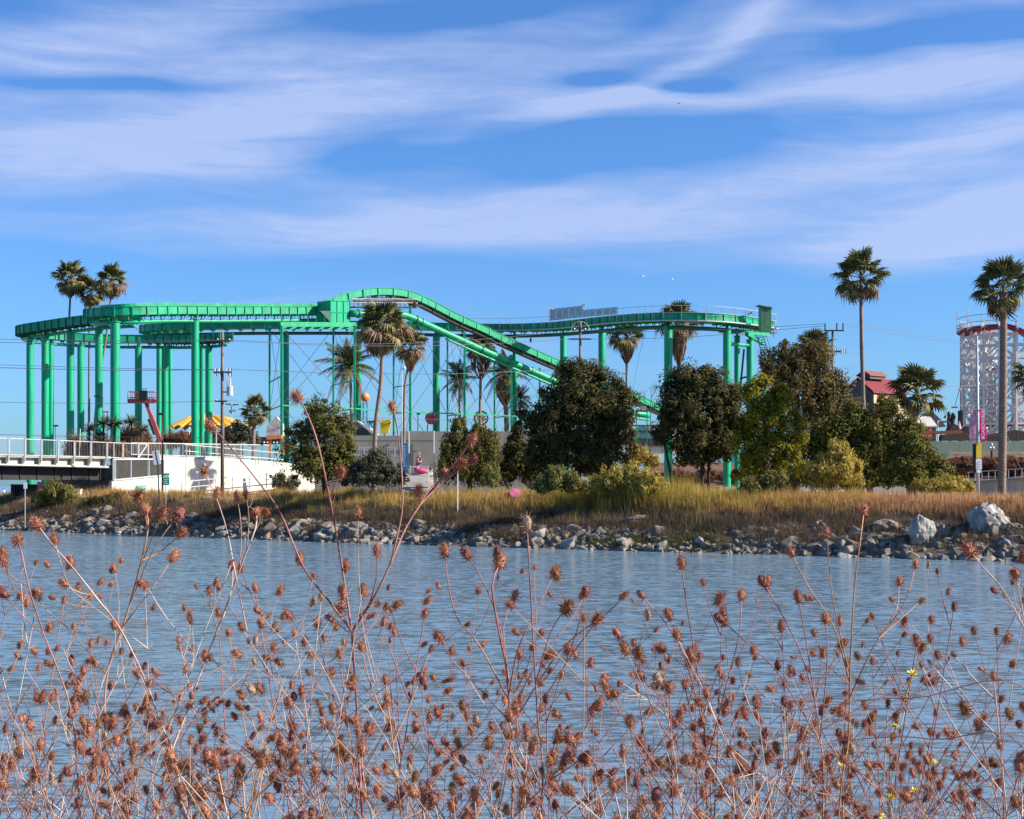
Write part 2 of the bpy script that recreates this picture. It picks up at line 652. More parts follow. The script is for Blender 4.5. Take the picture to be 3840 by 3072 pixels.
def boulder(px, py, w, h, Y, m, label, seed, cat="boulder"):
    bm = bmesh.new()
    bmesh.ops.create_icosphere(bm, subdivisions=4, radius=1.0)
    for v in bm.verts:
        p = v.co
        k = 1 + .30 * mnoise.noise(p * 1.0 + Vector((seed, 0, 0))) + .16 * mnoise.cell(p * 2.1 + Vector((0, seed, 0))) * .5 + .14 * mnoise.noise(p * 2.9 + Vector((0, seed, 3))) + .06 * mnoise.noise(p * 7) + .03 * mnoise.noise(p * 15)
        v.co = Vector((p.x * w / 2, p.y * w * .42, p.z * h / 2)) * k
    me = bpy.data.meshes.new("boulder"); bm.to_mesh(me); bm.free(); me.materials.append(m)
    o = link("boulder", me, None, P(px, py, Y))
    tag(o, label, cat, "boulders along the far bank")


boulder(3705, 1955, 2.1, 2.0, 79.3, M['stone_pale'], "largest rounded pale boulder, half bedded in stones below the tall palm", 3)
boulder(3455, 2000, 1.35, 1.9, 79.5, M['stone_pale'], "tall jagged pale boulder rising out of the stones below the round bush", 9)
boulder(3535, 2015, .95, 1.5, 79.6, M['stone'], "grey upright boulder close beside the jagged pale boulder", 14)
boulder(3810, 2000, 1.5, 1.1, 78.3, M['stone_tan'], "flat tan boulder at the edge past the largest pale boulder", 21)
boulder(3325, 1985, 1.7, 1.1, 82.0, M['stone_tan'], "low brown boulder in dry grass above the stones", 27)
boulder(395, 1935, 2.6, 1.7, 124.5, M['stone_tan'], "broad tan boulder below the concrete ramp wall", 33)
boulder(505, 1950, 2.4, 1.3, 121.0, M['stone'], "long grey boulder sloping to the water, next to the broad tan boulder", 41)
boulder(1235, 1985, 2.0, 1.0, 103.5, M['stone'], "low slanted grey boulder at the water below the pointed bushes", 47)
boulder(2395, 1960, 1.9, 1.0, 91.5, M['stone_tan'], "flat tan boulder under the feathery yellow weeds", 52)


# ------------------------------------------------------------------ leaf clouds
def leaf_cloud(blobs, n, size, m, per=70, clump=.55, aspect=2.0, fill=.25, up=.25, spike=0.0):
    """blobs: (centre, radii). Leaf-sized quads gathered in clumps near each blob's surface."""
    vol = np.array([b[1][0] * b[1][2] + b[1][0] * b[1][1] for b in blobs], float)
    counts = (vol / vol.sum() * n).astype(int) + 20
    Vs = []
    for (c, r), k in zip(blobs, counts):
        c = np.array(c); r = np.array(r)
        nc = max(5, int(k / per))
        u = unit_rand(nc); u[:, 2] = np.where(u[:, 2] < -.55, -u[:, 2], u[:, 2])
        rad = rng.uniform(.55, 1.16, nc)
        cc = c + u * r * rad[:, None]
        cs = clump * rng.uniform(.5, 1.5, nc)
        idx = rng.integers(0, nc, k)
        v = unit_rand(k)
        pos = cc[idx] + v * (cs[idx] * rng.uniform(.35, 1.0, k) ** .6)[:, None] * np.array([1, 1, .85 + spike])
        nrm = .8 * v + .55 * u[idx] + .55 * unit_rand(k) + np.array([0, 0, up])
        kf = int(k * fill)
        q = unit_rand(kf)
        pos = np.vstack([pos, c + q * r * (rng.uniform(.2, .85, kf) ** .5)[:, None]])
        nrm = np.vstack([nrm, q + .6 * unit_rand(kf)])
        nrm /= np.linalg.norm(nrm, axis=1)[:, None]
        kk = len(pos)
        t = np.cross(nrm, unit_rand(kk)); t /= np.linalg.norm(t, axis=1)[:, None] + 1e-9
        if spike:
            t = t * .5 + np.array([0, 0, 1.0]) * spike; t /= np.linalg.norm(t, axis=1)[:, None]
        b = np.cross(nrm, t)
        s = size * rng.uniform(.6, 1.35, kk)[:, None]
        a1 = t * s * aspect / 2; a2 = b * s / 2
        Vs.append(np.stack([pos - a1, pos + a2 * .9, pos + a1, pos - a2 * .9], 1).reshape(-1, 3))
    return np_mesh("leaves", np.vstack(Vs), 4, m)


def leafmat(name, c, c2, scale=.7, transl=.36):
    return mat(name, c, .75, c2=c2, scale=scale, island=.55, spec=.15, transl=transl, detail=3)


M['leaf_dark'] = leafmat('dark_evergreen_leaf', (.042, .044, .016), (.125, .108, .034))
M['leaf_olive'] = leafmat('olive_leaf', (.06, .062, .015), (.18, .155, .034))
M['leaf_yellow'] = leafmat('yellow_green_leaf', (.085, .088, .008), (.34, .28, .022))
M['leaf_brown'] = leafmat('brownish_needle_leaf', (.085, .068, .024), (.23, .17, .06))
M['leaf_green'] = leafmat('mid_green_leaf', (.06, .07, .017), (.18, .165, .034))
M['leaf_grey'] = leafmat('grey_green_leaf', (.06, .058, .034), (.14, .13, .075))
M['weed_yellow'] = leafmat('yellowing_weed_leaf', (.22, .17, .035), (.52, .40, .09), scale=1.3)
M['weed_red'] = leafmat('rusty_dry_shrub', (.14, .065, .03), (.28, .13, .055), scale=1.3)
M['weed_olive'] = leafmat('olive_weed_leaf', (.10, .10, .03), (.27, .24, .07), scale=1.3)
M['mulch_leaf'] = leafmat('red_brown_groundcover', (.07, .030, .020), (.20, .085, .05), scale=1.6)
M['bark'] = mat('dark_bark', (.045, .032, .026), .9, .35, 3)


def bush(name, label, cat, Y, spec, n, size, m, trunks=(), per=70, clump=.55, aspect=2.0, fill=.25, depth=.8, spike=0.0, group=None):
    """spec: ellipses (px, py, rx, ry) in photograph pixels at depth Y; trunks: lists of (px, py, width px)"""
    blobs = []
    for e in spec:
        px, py, rx, ry = e[:4]
        yy = Y + (e[4] if len(e) > 4 else 0)
        s = yy / F
        blobs.append((P(px, py, yy), (rx * s, rx * s * depth, ry * s)))
    ax = sum(b[0].x for b in blobs) / len(blobs)
    base = Vector((ax, Y, ground_z(ax, Y)))
    t = thing(name, label, cat, base, group)
    me = leaf_cloud(blobs, n, size, m, per, clump, aspect, fill, spike=spike)
    me.transform(Matrix.Translation(-base))
    link("crown", me, t)
    for tr in trunks:
        pts = [P(a, b, Y) for a, b, c_ in tr]
        g = ground_z(pts[-1].x, Y)
        pts[-1].z = min(pts[-1].z, g - .1)
        MB().tube(pts, [c_ * Y / F / 2 for a, b, c_ in tr], 7).build("trunk", M['bark'], t, smooth=True)
    return t


TG = "evergreens along the far bank"
bush("tree", "olive bushy tree in front of the concrete ramp wall, next to the wooden utility pole", "tree", 112,
     [(1215, 1590, 75, 95), (1285, 1660, 62, 95), (1135, 1690, 75, 95), (1215, 1755, 120, 75), (1300, 1740, 40, 60)], 15000, .13, M['leaf_olive'],
     [[(1215, 1640, 14), (1218, 1740, 22), (1220, 1850, 26)]], clump=.5, group=TG)
bush("shrub", "low sprawling grey green shrub between the olive tree and the blue panel", "shrub", 109,
     [(1395, 1775, 75, 60), (1335, 1790, 60, 45), (1465, 1790, 55, 48), (1420, 1730, 45, 40)], 8000, .11, M['leaf_grey'], clump=.4, group=TG)
bush("tree", "pointed yellow olive cypress bushes standing left of the big dark tree", "tree", 113,
     [(1720, 1640, 36, 80), (1700, 1725, 58, 85), (1790, 1680, 40, 90), (1835, 1710, 38, 85), (1775, 1770, 75, 70), (1670, 1770, 36, 62)], 13000, .13, M['leaf_olive'],
     [[(1760, 1740, 14), (1762, 1850, 20)]], clump=.42, spike=.5, group=TG)
bush("tree", "low blackish evergreen under the foot of the sloping pipe", "tree", 114,
     [(1925, 1720, 50, 75), (1895, 1790, 40, 55), (1985, 1770, 50, 70), (1930, 1640, 24, 50)], 7000, .14, M['leaf_dark'], clump=.5, group=TG)
bush("tree", "biggest dark domed evergreen with a single short trunk, rising to the end of the drop", "tree", 108,
     [(2180, 1440, 95, 85), (2250, 1480, 85, 85), (2095, 1520, 90, 80), (2290, 1580, 85, 80), (2180, 1590, 130, 90), (2060, 1620, 85, 75), (2020, 1700, 75, 65),
      (2160, 1700, 120, 75), (2280, 1690, 95, 80), (2330, 1610, 55, 60), (2120, 1395, 30, 40), (2240, 1760, 80, 50), (2345, 1500, 45, 60), (1985, 1590, 50, 60), (2080, 1740, 70, 60)], 40000, .14, M['leaf_dark'],
     [[(2170, 1600, 24), (2166, 1740, 28), (2162, 1850, 34)], [(2175, 1650, 12), (2120, 1560, 8)], [(2175, 1650, 12), (2250, 1580, 8)]], clump=.6, group=TG)
bush("tree", "dark evergreen on two thin trunks between the two green columns", "tree", 105,
     [(2600, 1440, 85, 70), (2540, 1480, 70, 75), (2670, 1480, 75, 80), (2720, 1560, 65, 75), (2590, 1560, 110, 80), (2505, 1590, 55, 55), (2640, 1650, 105, 75),
      (2570, 1690, 60, 50), (2710, 1660, 60, 65), (2480, 1640, 40, 35), (2600, 1720, 70, 36), (2765, 1620, 50, 75), (2745, 1500, 50, 60), (2690, 1700, 60, 50)], 29000, .135, M['leaf_dark'],
     [[(2640, 1640, 14), (2634, 1740, 18), (2630, 1850, 20)], [(2660, 1650, 10), (2656, 1800, 14)], [(2560, 1620, 8), (2490, 1660, 9), (2512, 1760, 11), (2522, 1850, 13)]], clump=.58, group=TG)
bush("tree", "bright yellow green puffy tree, lit on its right, beside the green column", "tree", 99,
     [(2840, 1490, 62, 75), (2925, 1530, 70, 75), (2850, 1590, 80, 75), (2960, 1620, 65, 75), (2880, 1690, 95, 75), (2820, 1760, 65, 65), (2950, 1760, 75, 70), (2780, 1640, 40, 60)], 24000, .115, M['leaf_yellow'],
     [[(2850, 1720, 16), (2848, 1860, 22)]], clump=.42, per=90, group=TG)
bush("tree", "tall brownish feathery conifer behind the yellow green tree", "tree", 121,
     [(2960, 1340, 40, 75), (2905, 1400, 42, 80), (3010, 1380, 55, 85), (3075, 1430, 50, 80), (3000, 1480, 90, 90), (3110, 1520, 60, 80), (3060, 1570, 90, 70), (2870, 1370, 22, 45), (3060, 1350, 50, 75), (3140, 1470, 50, 75), (3180, 1560, 60, 60), (2930, 1450, 60, 80)], 24000, .14, M['leaf_brown'],
     [[(2990, 1480, 18), (2990, 1850, 26)]], clump=.5, spike=.5, group=TG)
bush("tree", "wide mid green tree mass below the red roofed barn", "tree", 102,
     [(3130, 1640, 75, 75), (3200, 1590, 60, 70), (3270, 1640, 70, 75), (3330, 1560, 45, 75), (3400, 1630, 60, 70), (3330, 1680, 70, 65), (3160, 1720, 85, 70), (3260, 1730, 90, 60), (3080, 1700, 50, 80), (3200, 1795, 120, 52), (3320, 1785, 90, 50), (3040, 1710, 55, 95), (3060, 1800, 80, 45)], 31000, .13, M['leaf_green'],
     [[(3180, 1700, 14), (3180, 1850, 20)]], clump=.5, spike=.25, group=TG)
bush("shrub", "rounded green bush beside the banner pole, nearest the white low wall", "shrub", 96,
     [(3440, 1720, 80, 65), (3370, 1735, 75, 65), (3500, 1755, 64, 50), (3420, 1670, 60, 45), (3420, 1795, 110, 42), (3520, 1800, 50, 34)], 15000, .105, M['leaf_green'], clump=.42, group=TG)
bush("shrub", "pale olive twiggy shrub in front of the yellow green tree and mid green trees", "shrub", 92,
     [(3130, 1760, 70, 55), (3070, 1785, 50, 48), (3190, 1775, 50, 50), (3140, 1710, 45, 40)], 9000, .085, M['weed_yellow'], clump=.34, aspect=3.5, spike=.5)
bush("shrub", "small dark bush behind the utility pole, under the yellow tent", "shrub", 178,
     [(900, 1630, 45, 42), (855, 1640, 30, 34), (945, 1650, 28, 28)], 3500, .2, M['leaf_grey'], clump=.6)
for (lab, Y, spec, n) in [
    ("rusty brown dry shrub behind the bridge railing, next to the spiky yuccas", 172, [(500, 1650, 55, 38), (450, 1665, 45, 30), (545, 1660, 35, 28)], 3600),
    ("brown dry shrub at the foot of the paired green columns", 176, [(665, 1655, 50, 26), (620, 1662, 36, 22), (715, 1660, 36, 22)], 2600),
    ("dry tawny brush seen through the middle of the bridge railing", 160, [(390, 1690, 60, 42), (330, 1695, 60, 40), (445, 1700, 45, 34), (275, 1680, 30, 44)], 4200),
    ("grey brown brush behind the far end of the bridge railing", 161, [(525, 1695, 40, 36), (575, 1700, 36, 30)], 2200),
]:
    bush("shrub", lab, "shrub", Y, spec, int(n * 1.8), .10, M['weed_red'], clump=.45, aspect=4, spike=.8, fill=.6, group="dry shrubs behind the bridge")
for (lab, Y, spec, n) in [
    ("tall feathery yellow weeds in front of the big dark tree's right side", 95, [(2290, 1810, 66, 50), (2230, 1835, 50, 34), (2355, 1800, 60, 56)], 3600),
    ("feathery yellow weeds at the foot of the dark tree with two trunks", 94, [(2425, 1820, 60, 48), (2475, 1845, 50, 32)], 3000),
    ("leafy green weeds in front of the blackish evergreen", 95, [(2080, 1800, 50, 45), (2140, 1815, 40, 38), (1850, 1790, 30, 50), (2035, 1830, 40, 25)], 4200),
    ("weedy green growth at the trunk foot of the yellow green tree", 92, [(2900, 1810, 50, 40), (2830, 1830, 50, 30), (2960, 1825, 36, 34)], 4500),
    ("tufted olive shrub in front of the bridge girder, by the white sign", 131, [(200, 1850, 50, 42), (255, 1855, 40, 36), (150, 1870, 36, 26)], 4200),
    ("dark green creeping shrub above the broad tan boulder", 128, [(390, 1880, 55, 18), (340, 1895, 34, 18), (440, 1868, 40, 14)], 2400),
    ("grey twiggy shrub at the corner of the ramp handrail", 128, [(1050, 1810, 34, 40), (1095, 1825, 30, 30)], 1800),
    ("pinkish dry brush in front of the cream concrete wall's near end", 93, [(3560, 1822, 70, 26), (3480, 1830, 60, 22), (3620, 1832, 40, 18)], 4200),
    ("pale dry shrub in front of the turquoise building", 115, [(2400, 1710, 40, 36), (2365, 1735, 36, 30), (2440, 1730, 30, 30)], 2600),
]:
    dk = lab.startswith('dark')
    bush("shrub", lab, "shrub", Y, spec, n, .09, M['leaf_dark'] if dk else M['leaf_grey'] if 'grey' in lab else M['weed_olive'] if ('green' in lab.split(' in ')[0] or 'olive' in lab) else M['weed_yellow'],
         clump=.26, aspect=3.0, spike=.45, fill=.55, per=45, group="weedy shrubs on the bank top")


# ------------------------------------------------------------------ dry grass
def grass(name, n, region, h, wdt, m, lean=.35, clumped=True):
    """region(k) -> x, d arrays"""
    x, d = region(n)
    if clumped:
        k = max(1, n // 22)
        cxs, cds = region(k)
        idx = rng.integers(0, k, n)
        x = cxs[idx] + rng.normal(0, .22, n); d = cds[idx] + rng.normal(0, .16, n)
    y = np.array([shore_y(a) for a in x]) + d / .8
    z = np.array([ground_z(a, b) for a, b in zip(x, y)])
    hh = h * rng.uniform(.35, 1.3, n)
    ang = rng.uniform(0, 2 * np.pi, n)
    ln = rng.uniform(0, lean, n) * hh
    base = np.stack([x, y, z - .03], 1)
    side = np.stack([np.cos(ang + 1.57), np.sin(ang + 1.57), 0 * ang], 1) * (wdt * rng.uniform(.6, 1.3, n))[:, None]
    tip = base + np.stack([np.cos(ang) * ln, np.sin(ang) * ln, hh], 1)
    V = np.stack([base - side, base + side, tip], 1).reshape(-1, 3)
    o = link(name, np_mesh(name, V, 3, m))
    tag(o, None, None, None, "stuff")


def gm(name, a, b):
    return mat(name, a, .8, c2=b, scale=.35, island=.7, spec=.1, transl=.42, detail=3)


M['grass_tan'] = gm('tan_dry_grass', (.30, .165, .07), (.60, .38, .17))
M['grass_brown'] = gm('brown_dry_grass', (.085, .06, .042), (.21, .145, .095))
M['grass_green'] = gm('olive_grass', (.13, .115, .035), (.32, .26, .08))
M['grass_pink'] = gm('reddish_dry_grass', (.34, .16, .08), (.58, .34, .18))
M['grass_grey'] = gm('grey_dry_brush', (.075, .065, .055), (.19, .16, .125))
M['leaf_olive2'] = gm('olive_brush', (.045, .05, .02), (.12, .12, .045))
M['grass_gold'] = gm('golden_sunlit_grass', (.30, .20, .055), (.62, .44, .13))  # gold brightened so the colour itself carries sunlight along the crest
reg = lambda x0, x1, d0, d1: (lambda n: (rng.uniform(x0, x1, n), rng.uniform(d0, d1, n)))
grass("dry_grass", 26000, reg(-52, 34, 4.6, 12), .55, .018, M['grass_tan'])
grass("short_grass", 30000, reg(-52, 34, 2.3, 6.0), .42, .018, M['grass_brown'])
grass("olive_grass", 7000, reg(-50, 14, 3.0, 10), .75, .018, M['grass_green'])
grass("reddish_grass", 16000, reg(8, 34, 4.4, 8.5), .5, .016, M['grass_pink'])
def patchy(x0, x1, d0, d1, k):
    def f(n):
        cx = rng.uniform(x0, x1, k); cd = rng.uniform(d0, d1, k); i = rng.integers(0, k, n)
        return cx[i] + rng.normal(0, .9, n), np.clip(cd[i] + rng.normal(0, .45, n), .15, 9)
    return f
grass("brown_brush", 34000, patchy(-50, 32, 1.0, 4.8, 120), .55, .014, M['grass_brown'], .7)
grass("grey_brush", 11000, patchy(-50, 32, 1.0, 4.6, 45), .55, .014, M['grass_grey'], .6)
grass("green_brush", 9000, patchy(-45, 30, .6, 4.2, 34), .42, .016, M['leaf_olive2'], .7)
grass("sunlit_grass", 16000, reg(-20, 22, 4.8, 9), .8, .016, M['grass_gold'], .4)
grass("feathery_weeds", 9000, patchy(3.8, 11.5, 5.6, 9.0, 60), 1.45, .014, M['weed_yellow'], .45)
grass("tall_tufts", 7000, patchy(-48, 32, 4.6, 9.5, 46), .95, .014, M['grass_tan'], .55)
grass("bank_brush", 16000, patchy(-50, 32, 1.6, 4.4, 60), .62, .014, M['grass_brown'], .7)
grass("waterside_weeds", 3500, reg(4.5, 13, .3, 1.5), .28, .02, M['leaf_green'], .6)
grass("yellow_weeds", 9000, reg(2, 16, 4.6, 9.5), .9, .016, M['weed_yellow'], .4)

# ------------------------------------------------------------------ green log flume ride
flume = thing("log_flume_ride", "green log flume ride with raised troughs, round columns and a long drop", "log flume", G(1300, 185))


def rib_mesh(w, h, ext, m):
    b = MB(); t = .10
    for s in (-1, 1):
        b.box((s * (w + .06), 0, h / 2 - .02), (.12, t, h + .04))
    b.box((0, 0, -.09), (2 * w + .24, t, .18))
    if ext > 0:
        b.box((-.34, 0, -.18 - ext / 2), (.12, t, ext)); b.box((.34, 0, -.18 - ext / 2), (.12, t, ext))
    return b.mesh("rib", m)


def trough(pts, w, h, m, rib_m, rib_gap=1.05, ext=.3, far_h=None, far_side=1, step=.7, lip=.10, rib=True):
    """pts: world points of the trough floor centre line"""
    sp = spline(pts, step)
    hl = hr = h
    if far_h:
        if far_side > 0: hr = far_h
        else: hl = far_h
    b = MB()
    prof = [(-w - lip, hl), (-w - lip, hl - .07), (-w, hl - .07), (-w, 0), (w, 0), (w, hr - .07), (w + lip, hr - .07), (w + lip, hr), (w - .06, hr), (w - .06, .08), (-w + .06, .08), (-w + .06, hl)]
    sweep(b, sp, prof)
    o = b.build("trough", m, flume)
    if rib:
        me = rib_mesh(w, h, ext, rib_m)
        acc = rib_gap
        prev = sp[0]
        for i, (p, s, t) in enumerate(frames(sp)):
            acc += (p - prev).length; prev = p
            if acc >= rib_gap:
                acc = 0
                q = link("rib", me, o)
                th = Vector((t.x, t.y, 0)).normalized()
                mm = Matrix(((s.x, th.x, 0, p.x), (s.y, th.y, 0, p.y), (s.z, t.z, 1, p.z), (0, 0, 0, 1)))
                mm.translation = mm.translation - wl(o)
                q.matrix_basis = mm
    return sp, o


def tube_under(sp, r, drop, m=None, name="support_tube", side=0.0, n=10):
    b = MB().tube(offset(sp, side, -drop), r, n)
    return b.build(name, m or M['green'], flume, smooth=True)


def column(px, Y, top_py, dia, cap=True):
    base = G(px, Y); top = P(px, top_py, Y)
    c = bar("column", flume, (base.x, base.y, base.z - .3), (top.x, top.y, top.z), dia, M['green'], round_=True)
    if cap:
        q = MB(); q.tube([(top.x, top.y, top.z), (top.x, top.y, top.z + .09)], dia * .62, 14)
        q.build("cap_plate", M['green'], c_parent(c))
        bar("saddle", flume, (top.x, top.y, top.z + .08), (top.x, top.y, top.z + .55), dia * .34, M['green_dk'])
    fl = MB().tube([(base.x, base.y, base.z - .2), (base.x, base.y, base.z + .25)], dia * .72, 14)
    fl.build("footing", M['concrete_dk'], flume)
    return c


def c_parent(c):
    return flume


def railing(sp, side, up, h, gap=2.0, mid=True, m=None, rail_name="handrail", wdt=.06):
    m = m or M['steel']
    line = offset(sp, side, up)
    MB().tube([p + Vector((0, 0, h)) for p in line], wdt * .55, 5).build(rail_name, m, flume)
    if mid: MB().tube([p + Vector((0, 0, h * .52)) for p in line], wdt * .5, 5).build(rail_name, m, flume)
    acc = gap; prev = line[0]
    for p in line:
        acc += (p - prev).length; prev = p
        if acc >= gap:
            acc = 0
            bar("rail_post", flume, p, p + Vector((0, 0, h)), wdt, m)


GP = M['green2']; GR = M['green_dk']
# upper front trough, from the lift box round the left end
def HYf(px): return 189.5 + (px - 1240) * 36 / 1260      # depth of the lift and drop


B = [P(1225, 1178, 190), P(1100, 1180, 186), P(950, 1180, 181), P(800, 1181, 176), P(650, 1180, 171.5), P(520, 1183, 167.5), P(420, 1187, 167), P(360, 1190, 170), P(345, 1192, 175),
     P(375, 1195, 180), P(440, 1200, 184), P(520, 1208, 186)]
spB, oB = trough(B, .95, 1.02, GP, M['green'], 1.08, .34, far_h=1.55, far_side=1)
tube_under(spB[:-4], .24, .78)
# lower left trough, swinging round the far left
A = [P(505, 1205, 178), P(440, 1209, 180), P(365, 1215, 182), P(270, 1226, 185), P(180, 1239, 188), P(115, 1249, 190), P(88, 1255, 194), P(100, 1262, 199), P(160, 1271, 203), P(260, 1279, 206),
     P(420, 1286, 208), P(560, 1287, 209), P(700, 1288, 207), P(800, 1284, 203), P(850, 1277, 200)]
spA, oA = trough(A, .95, 1.15, GP, GR, 1.0, .30)
tube_under(spA, .22, .62)
# back trough: rounded left end, long level run behind the lift, then over to the right hand loop
C = [P(700, 1258, 234), P(610, 1256, 239), P(555, 1250, 237), P(550, 1245, 231), P(600, 1242, 227), P(720, 1238, 224), P(900, 1234, 222), P(1100, 1233, 221), P(1300, 1233, 220), P(1500, 1236, 220),
     P(1650, 1240, 220), P(1800, 1243, 219), P(1950, 1243, 215), P(2080, 1238, 208), P(2200, 1228, 197), P(2320, 1216, 189), P(2420, 1209, 181), P(2500, 1207, 175), P(2590, 1209, 172.5),
     P(2680, 1213, 173), P(2760, 1220, 176), P(2830, 1229, 181), P(2875, 1236, 187)]
spC, oC = trough(C, .95, 1.12, GP, M['green'], 2.1, .26)
tube_under(spC, .26, .72, M['green_dk'])
railing(spC[:int(len(spC) * .10)], 1.55, .35, 1.35, 1.6)
iD = next(i for i, p in enumerate(spC) if p.x > (1700 - CX) / F * 219)
railing(spC[iD:], 1.35, .15, 1.75, 2.0)
walk = MB(); sweep(walk, spC[iD:], [(1.02, .12), (1.02, .0), (1.6, .0), (1.6, .12)])
walk.build("walkway", M['steel'], flume)
# fenced screens on the far walkway
for (a, b, y0, y1, h, Y, gapn) in ((2062, 2182, 1203, 1190, 1.62, 204, 5), (2182, 2315, 1190, 1178, .95, 197, 5)):
    p0, p1 = P(a, y0, Y), P(b, y1, Y - 2)
    for i in range(gapn + 1):
        t = i / gapn; q = p0.lerp(p1, t)
        bar("screen_post", flume, q, q + Vector((0, 0, h)), .07, M['steel_dk'])
    for hh in (0.05, h):
        bar("screen_rail", flume, p0 + Vector((0, 0, hh)), p1 + Vector((0, 0, hh)), .07, M['steel_dk'])
    for i in range(gapn):
        q0, q1 = p0.lerp(p1, (i + .08) / gapn), p0.lerp(p1, (i + .92) / gapn)
        pm = MB(); pm.prism([q0 + Vector((0, .02, .12)), q1 + Vector((0, .02, .12)), q1 + Vector((0, .02, h - .08)), q0 + Vector((0, .02, h - .08))], (0, .02, 0))
        pm.build("screen_panel", M['steel'], flume)
for (px, py, Y) in ((2062, 1160, 204), (2185, 1140, 201), (2808, 1172, 180), (2900, 1228, 184)):
    c = P(px, py, Y)
    b = MB().box(c, (.42, .4, .48)); b.tube([c + Vector((.2, -.05, 0)), c + Vector((.42, -.08, -.02))], [.16, .24], 10)
    o = b.build("floodlight", M['ceramic'], flume)
    bar("lamp_post", flume, c - Vector((0, 0, 1.3)), c - Vector((0, 0, .2)), .06, M['steel_dk'])

# lift hill and the long drop
H = [(x, y, HYf(x)) for x, y in ((1185, 1168), (1240, 1149), (1295, 1127), (1350, 1114), (1420, 1108), (1490, 1112), (1545, 1126), (1600, 1150), (1700, 1202), (1800, 1247), (1900, 1295), (2094, 1380), (2300, 1469), (2420, 1522), (2480, 1549), (2560, 1575), (2650, 1583))]
spH, oH = trough([P(*h) for h in H], .85, .98, M['green'], GP, 2.05, 0, step=.6, lip=.07)
side0 = -1.0
w1 = MB(); sweep(w1, spH[14:], [(-.5, -.24), (-.5, -.50), (.5, -.50), (.5, -.24)]); w1.build("chain_beam", M['steel_dk'], flume)
# maintenance platform under the crest
pl0, pl1 = P(1318, 1152, 190), P(1562, 1153, 197)
b = MB(); b.beam(pl0, pl1, 1.4, .14); b.build("platform", M['steel_dk'], flume)
for z in (.55, 1.05):
    bar("platform_rail", flume, pl0 + Vector((.2, -.7, z)), pl1 + Vector((.2, -.7, z)), .06, M['steel'])
for i in range(6):
    q = pl0.lerp(pl1, i / 5) + Vector((.2, -.7, 0)); bar("rail_post", flume, q, q + Vector((0, 0, 1.08)), .06, M['steel'])
for i in range(14):
    q = pl0.lerp(pl1, (i + .5) / 14) + Vector((0, .3, .05))
    top = P(1318 + (1562 - 1318) * (i + .5) / 14, float(np.interp(i, [0, 3, 7, 11, 13], [1114, 1112, 1110, 1120, 1135])), 191.5 + i * .5)
    bar("chain_support", flume, q, top, .07, M['wood_dk'])
    if i < 13:
        q2 = pl0.lerp(pl1, (i + 1.5) / 14) + Vector((0, .3, .05))
        bar("chain_support", flume, q2, top, .05, M['wood_dk'])
b = MB(); b.beam(pl0 + Vector((.3, .35, .78)), pl1 + Vector((-.3, .35, .85)), .5, .30); b.build("chain_housing", M['wood_dk'], flume)
b = MB(); q = P(1546, 1142, 196); b.box(q, (1.0, .5, .75)); b.build("control_box", M['wood_dk'], flume)

# lift box: panelled station between the upper trough and the pipe
b0, b1 = P(1238, 1212, 186), P(1312, 1212, 189)
u = (b1 - b0).normalized(); nrm = Vector((u.y, -u.x, 0))
hbox = 85 / F * 187
box = MB(); box.prism([b0, b1, b1 - nrm * 2.4, b0 - nrm * 2.4], (0, 0, hbox)); obox = box.build("lift_box", M['green'], flume)
for i in range(4):
    q = b0.lerp(b1, i / 3) + nrm * .04
    bar("panel_post", obox, q, q + Vector((0, 0, hbox)), .10, M['green'])
for z in (.03, hbox * .48, hbox - .05):
    bar("panel_rail", obox, b0 + nrm * .05 + Vector((0, 0, z)), b1 + nrm * .05 + Vector((0, 0, z)), .09, M['green'])
gus = MB(); a0 = P(1205, 1168, 177.5); gus.prism([P(1238, 1207, 185.8), P(1238, 1166, 185.8), P(1200, 1166, 184.8)], (-nrm * .5)); gus.build("gusset", M['green_dk'], flume)
bm0, bm1 = P(1050, 1217, 179), P(1336, 1218, 187)
b = MB(); b.beam(bm0, bm1, .35, .60); b.build("front_girder", M['green'], flume)
b = MB(); b.beam(bm0 + Vector((-.6, 2.6, 0)), bm1 + Vector((-.6, 2.6, 0)), .35, .6); b.build("back_girder", M['green'], flume)
for i in range(8):
    q = bm0.lerp(bm1, (i + .4) / 8)
    bar("cross_beam", flume, q + Vector((0, 0, .1)), q + Vector((-.6, 2.6, .1)), .25, M['green_dk'])
for i in range(6):
    q = bm0.lerp(bm1, (i + .3) / 9) + Vector((-.3, 1.2, .3)); bar("short_post", flume, q, q + Vector((0, 0, .9)), .14, M['green'])
sh = P(1090, 1188, 173.5)

# large water pipe running back down beside the drop
PI = [(x, y, HYf(x) - 1.5) for x, y in ((1322, 1182), (1420, 1183), (1500, 1184), (1545, 1196), (1610, 1226), (1720, 1276), (1830, 1326), (1970, 1385), (2100, 1442), (2250, 1508), (2350, 1545), (2430, 1560))]
pp = spline([P(*q) - Vector((0, 1.6, 0)) for q in PI], 1.0)
pipe = MB().tube(pp, .48, 16).build("water_pipe", M['green'], flume, smooth=True)
for px in (1345, 1565, 1585, 1815, 1900, 1985, 2110):
    i = min(range(len(pp)), key=lambda k: abs((pp[k].x / pp[k].y) * F + CX - px))
    t = (pp[min(i + 1, len(pp) - 1)] - pp[max(i - 1, 0)]).normalized()
    MB().tube([pp[i] - t * .09, pp[i] + t * .09], .60, 16).build("pipe_flange", M['green_dk'] if px in (1345, 1565, 1815) else M['green'], pipe)
    fl_t = t
p2 = [p + Vector((0, -.15, -.78)) for p in pp[int(len(pp) * .30):]]
MB().tube(p2, .17, 10).build("drain_pipe", M['green'], flume, smooth=True)

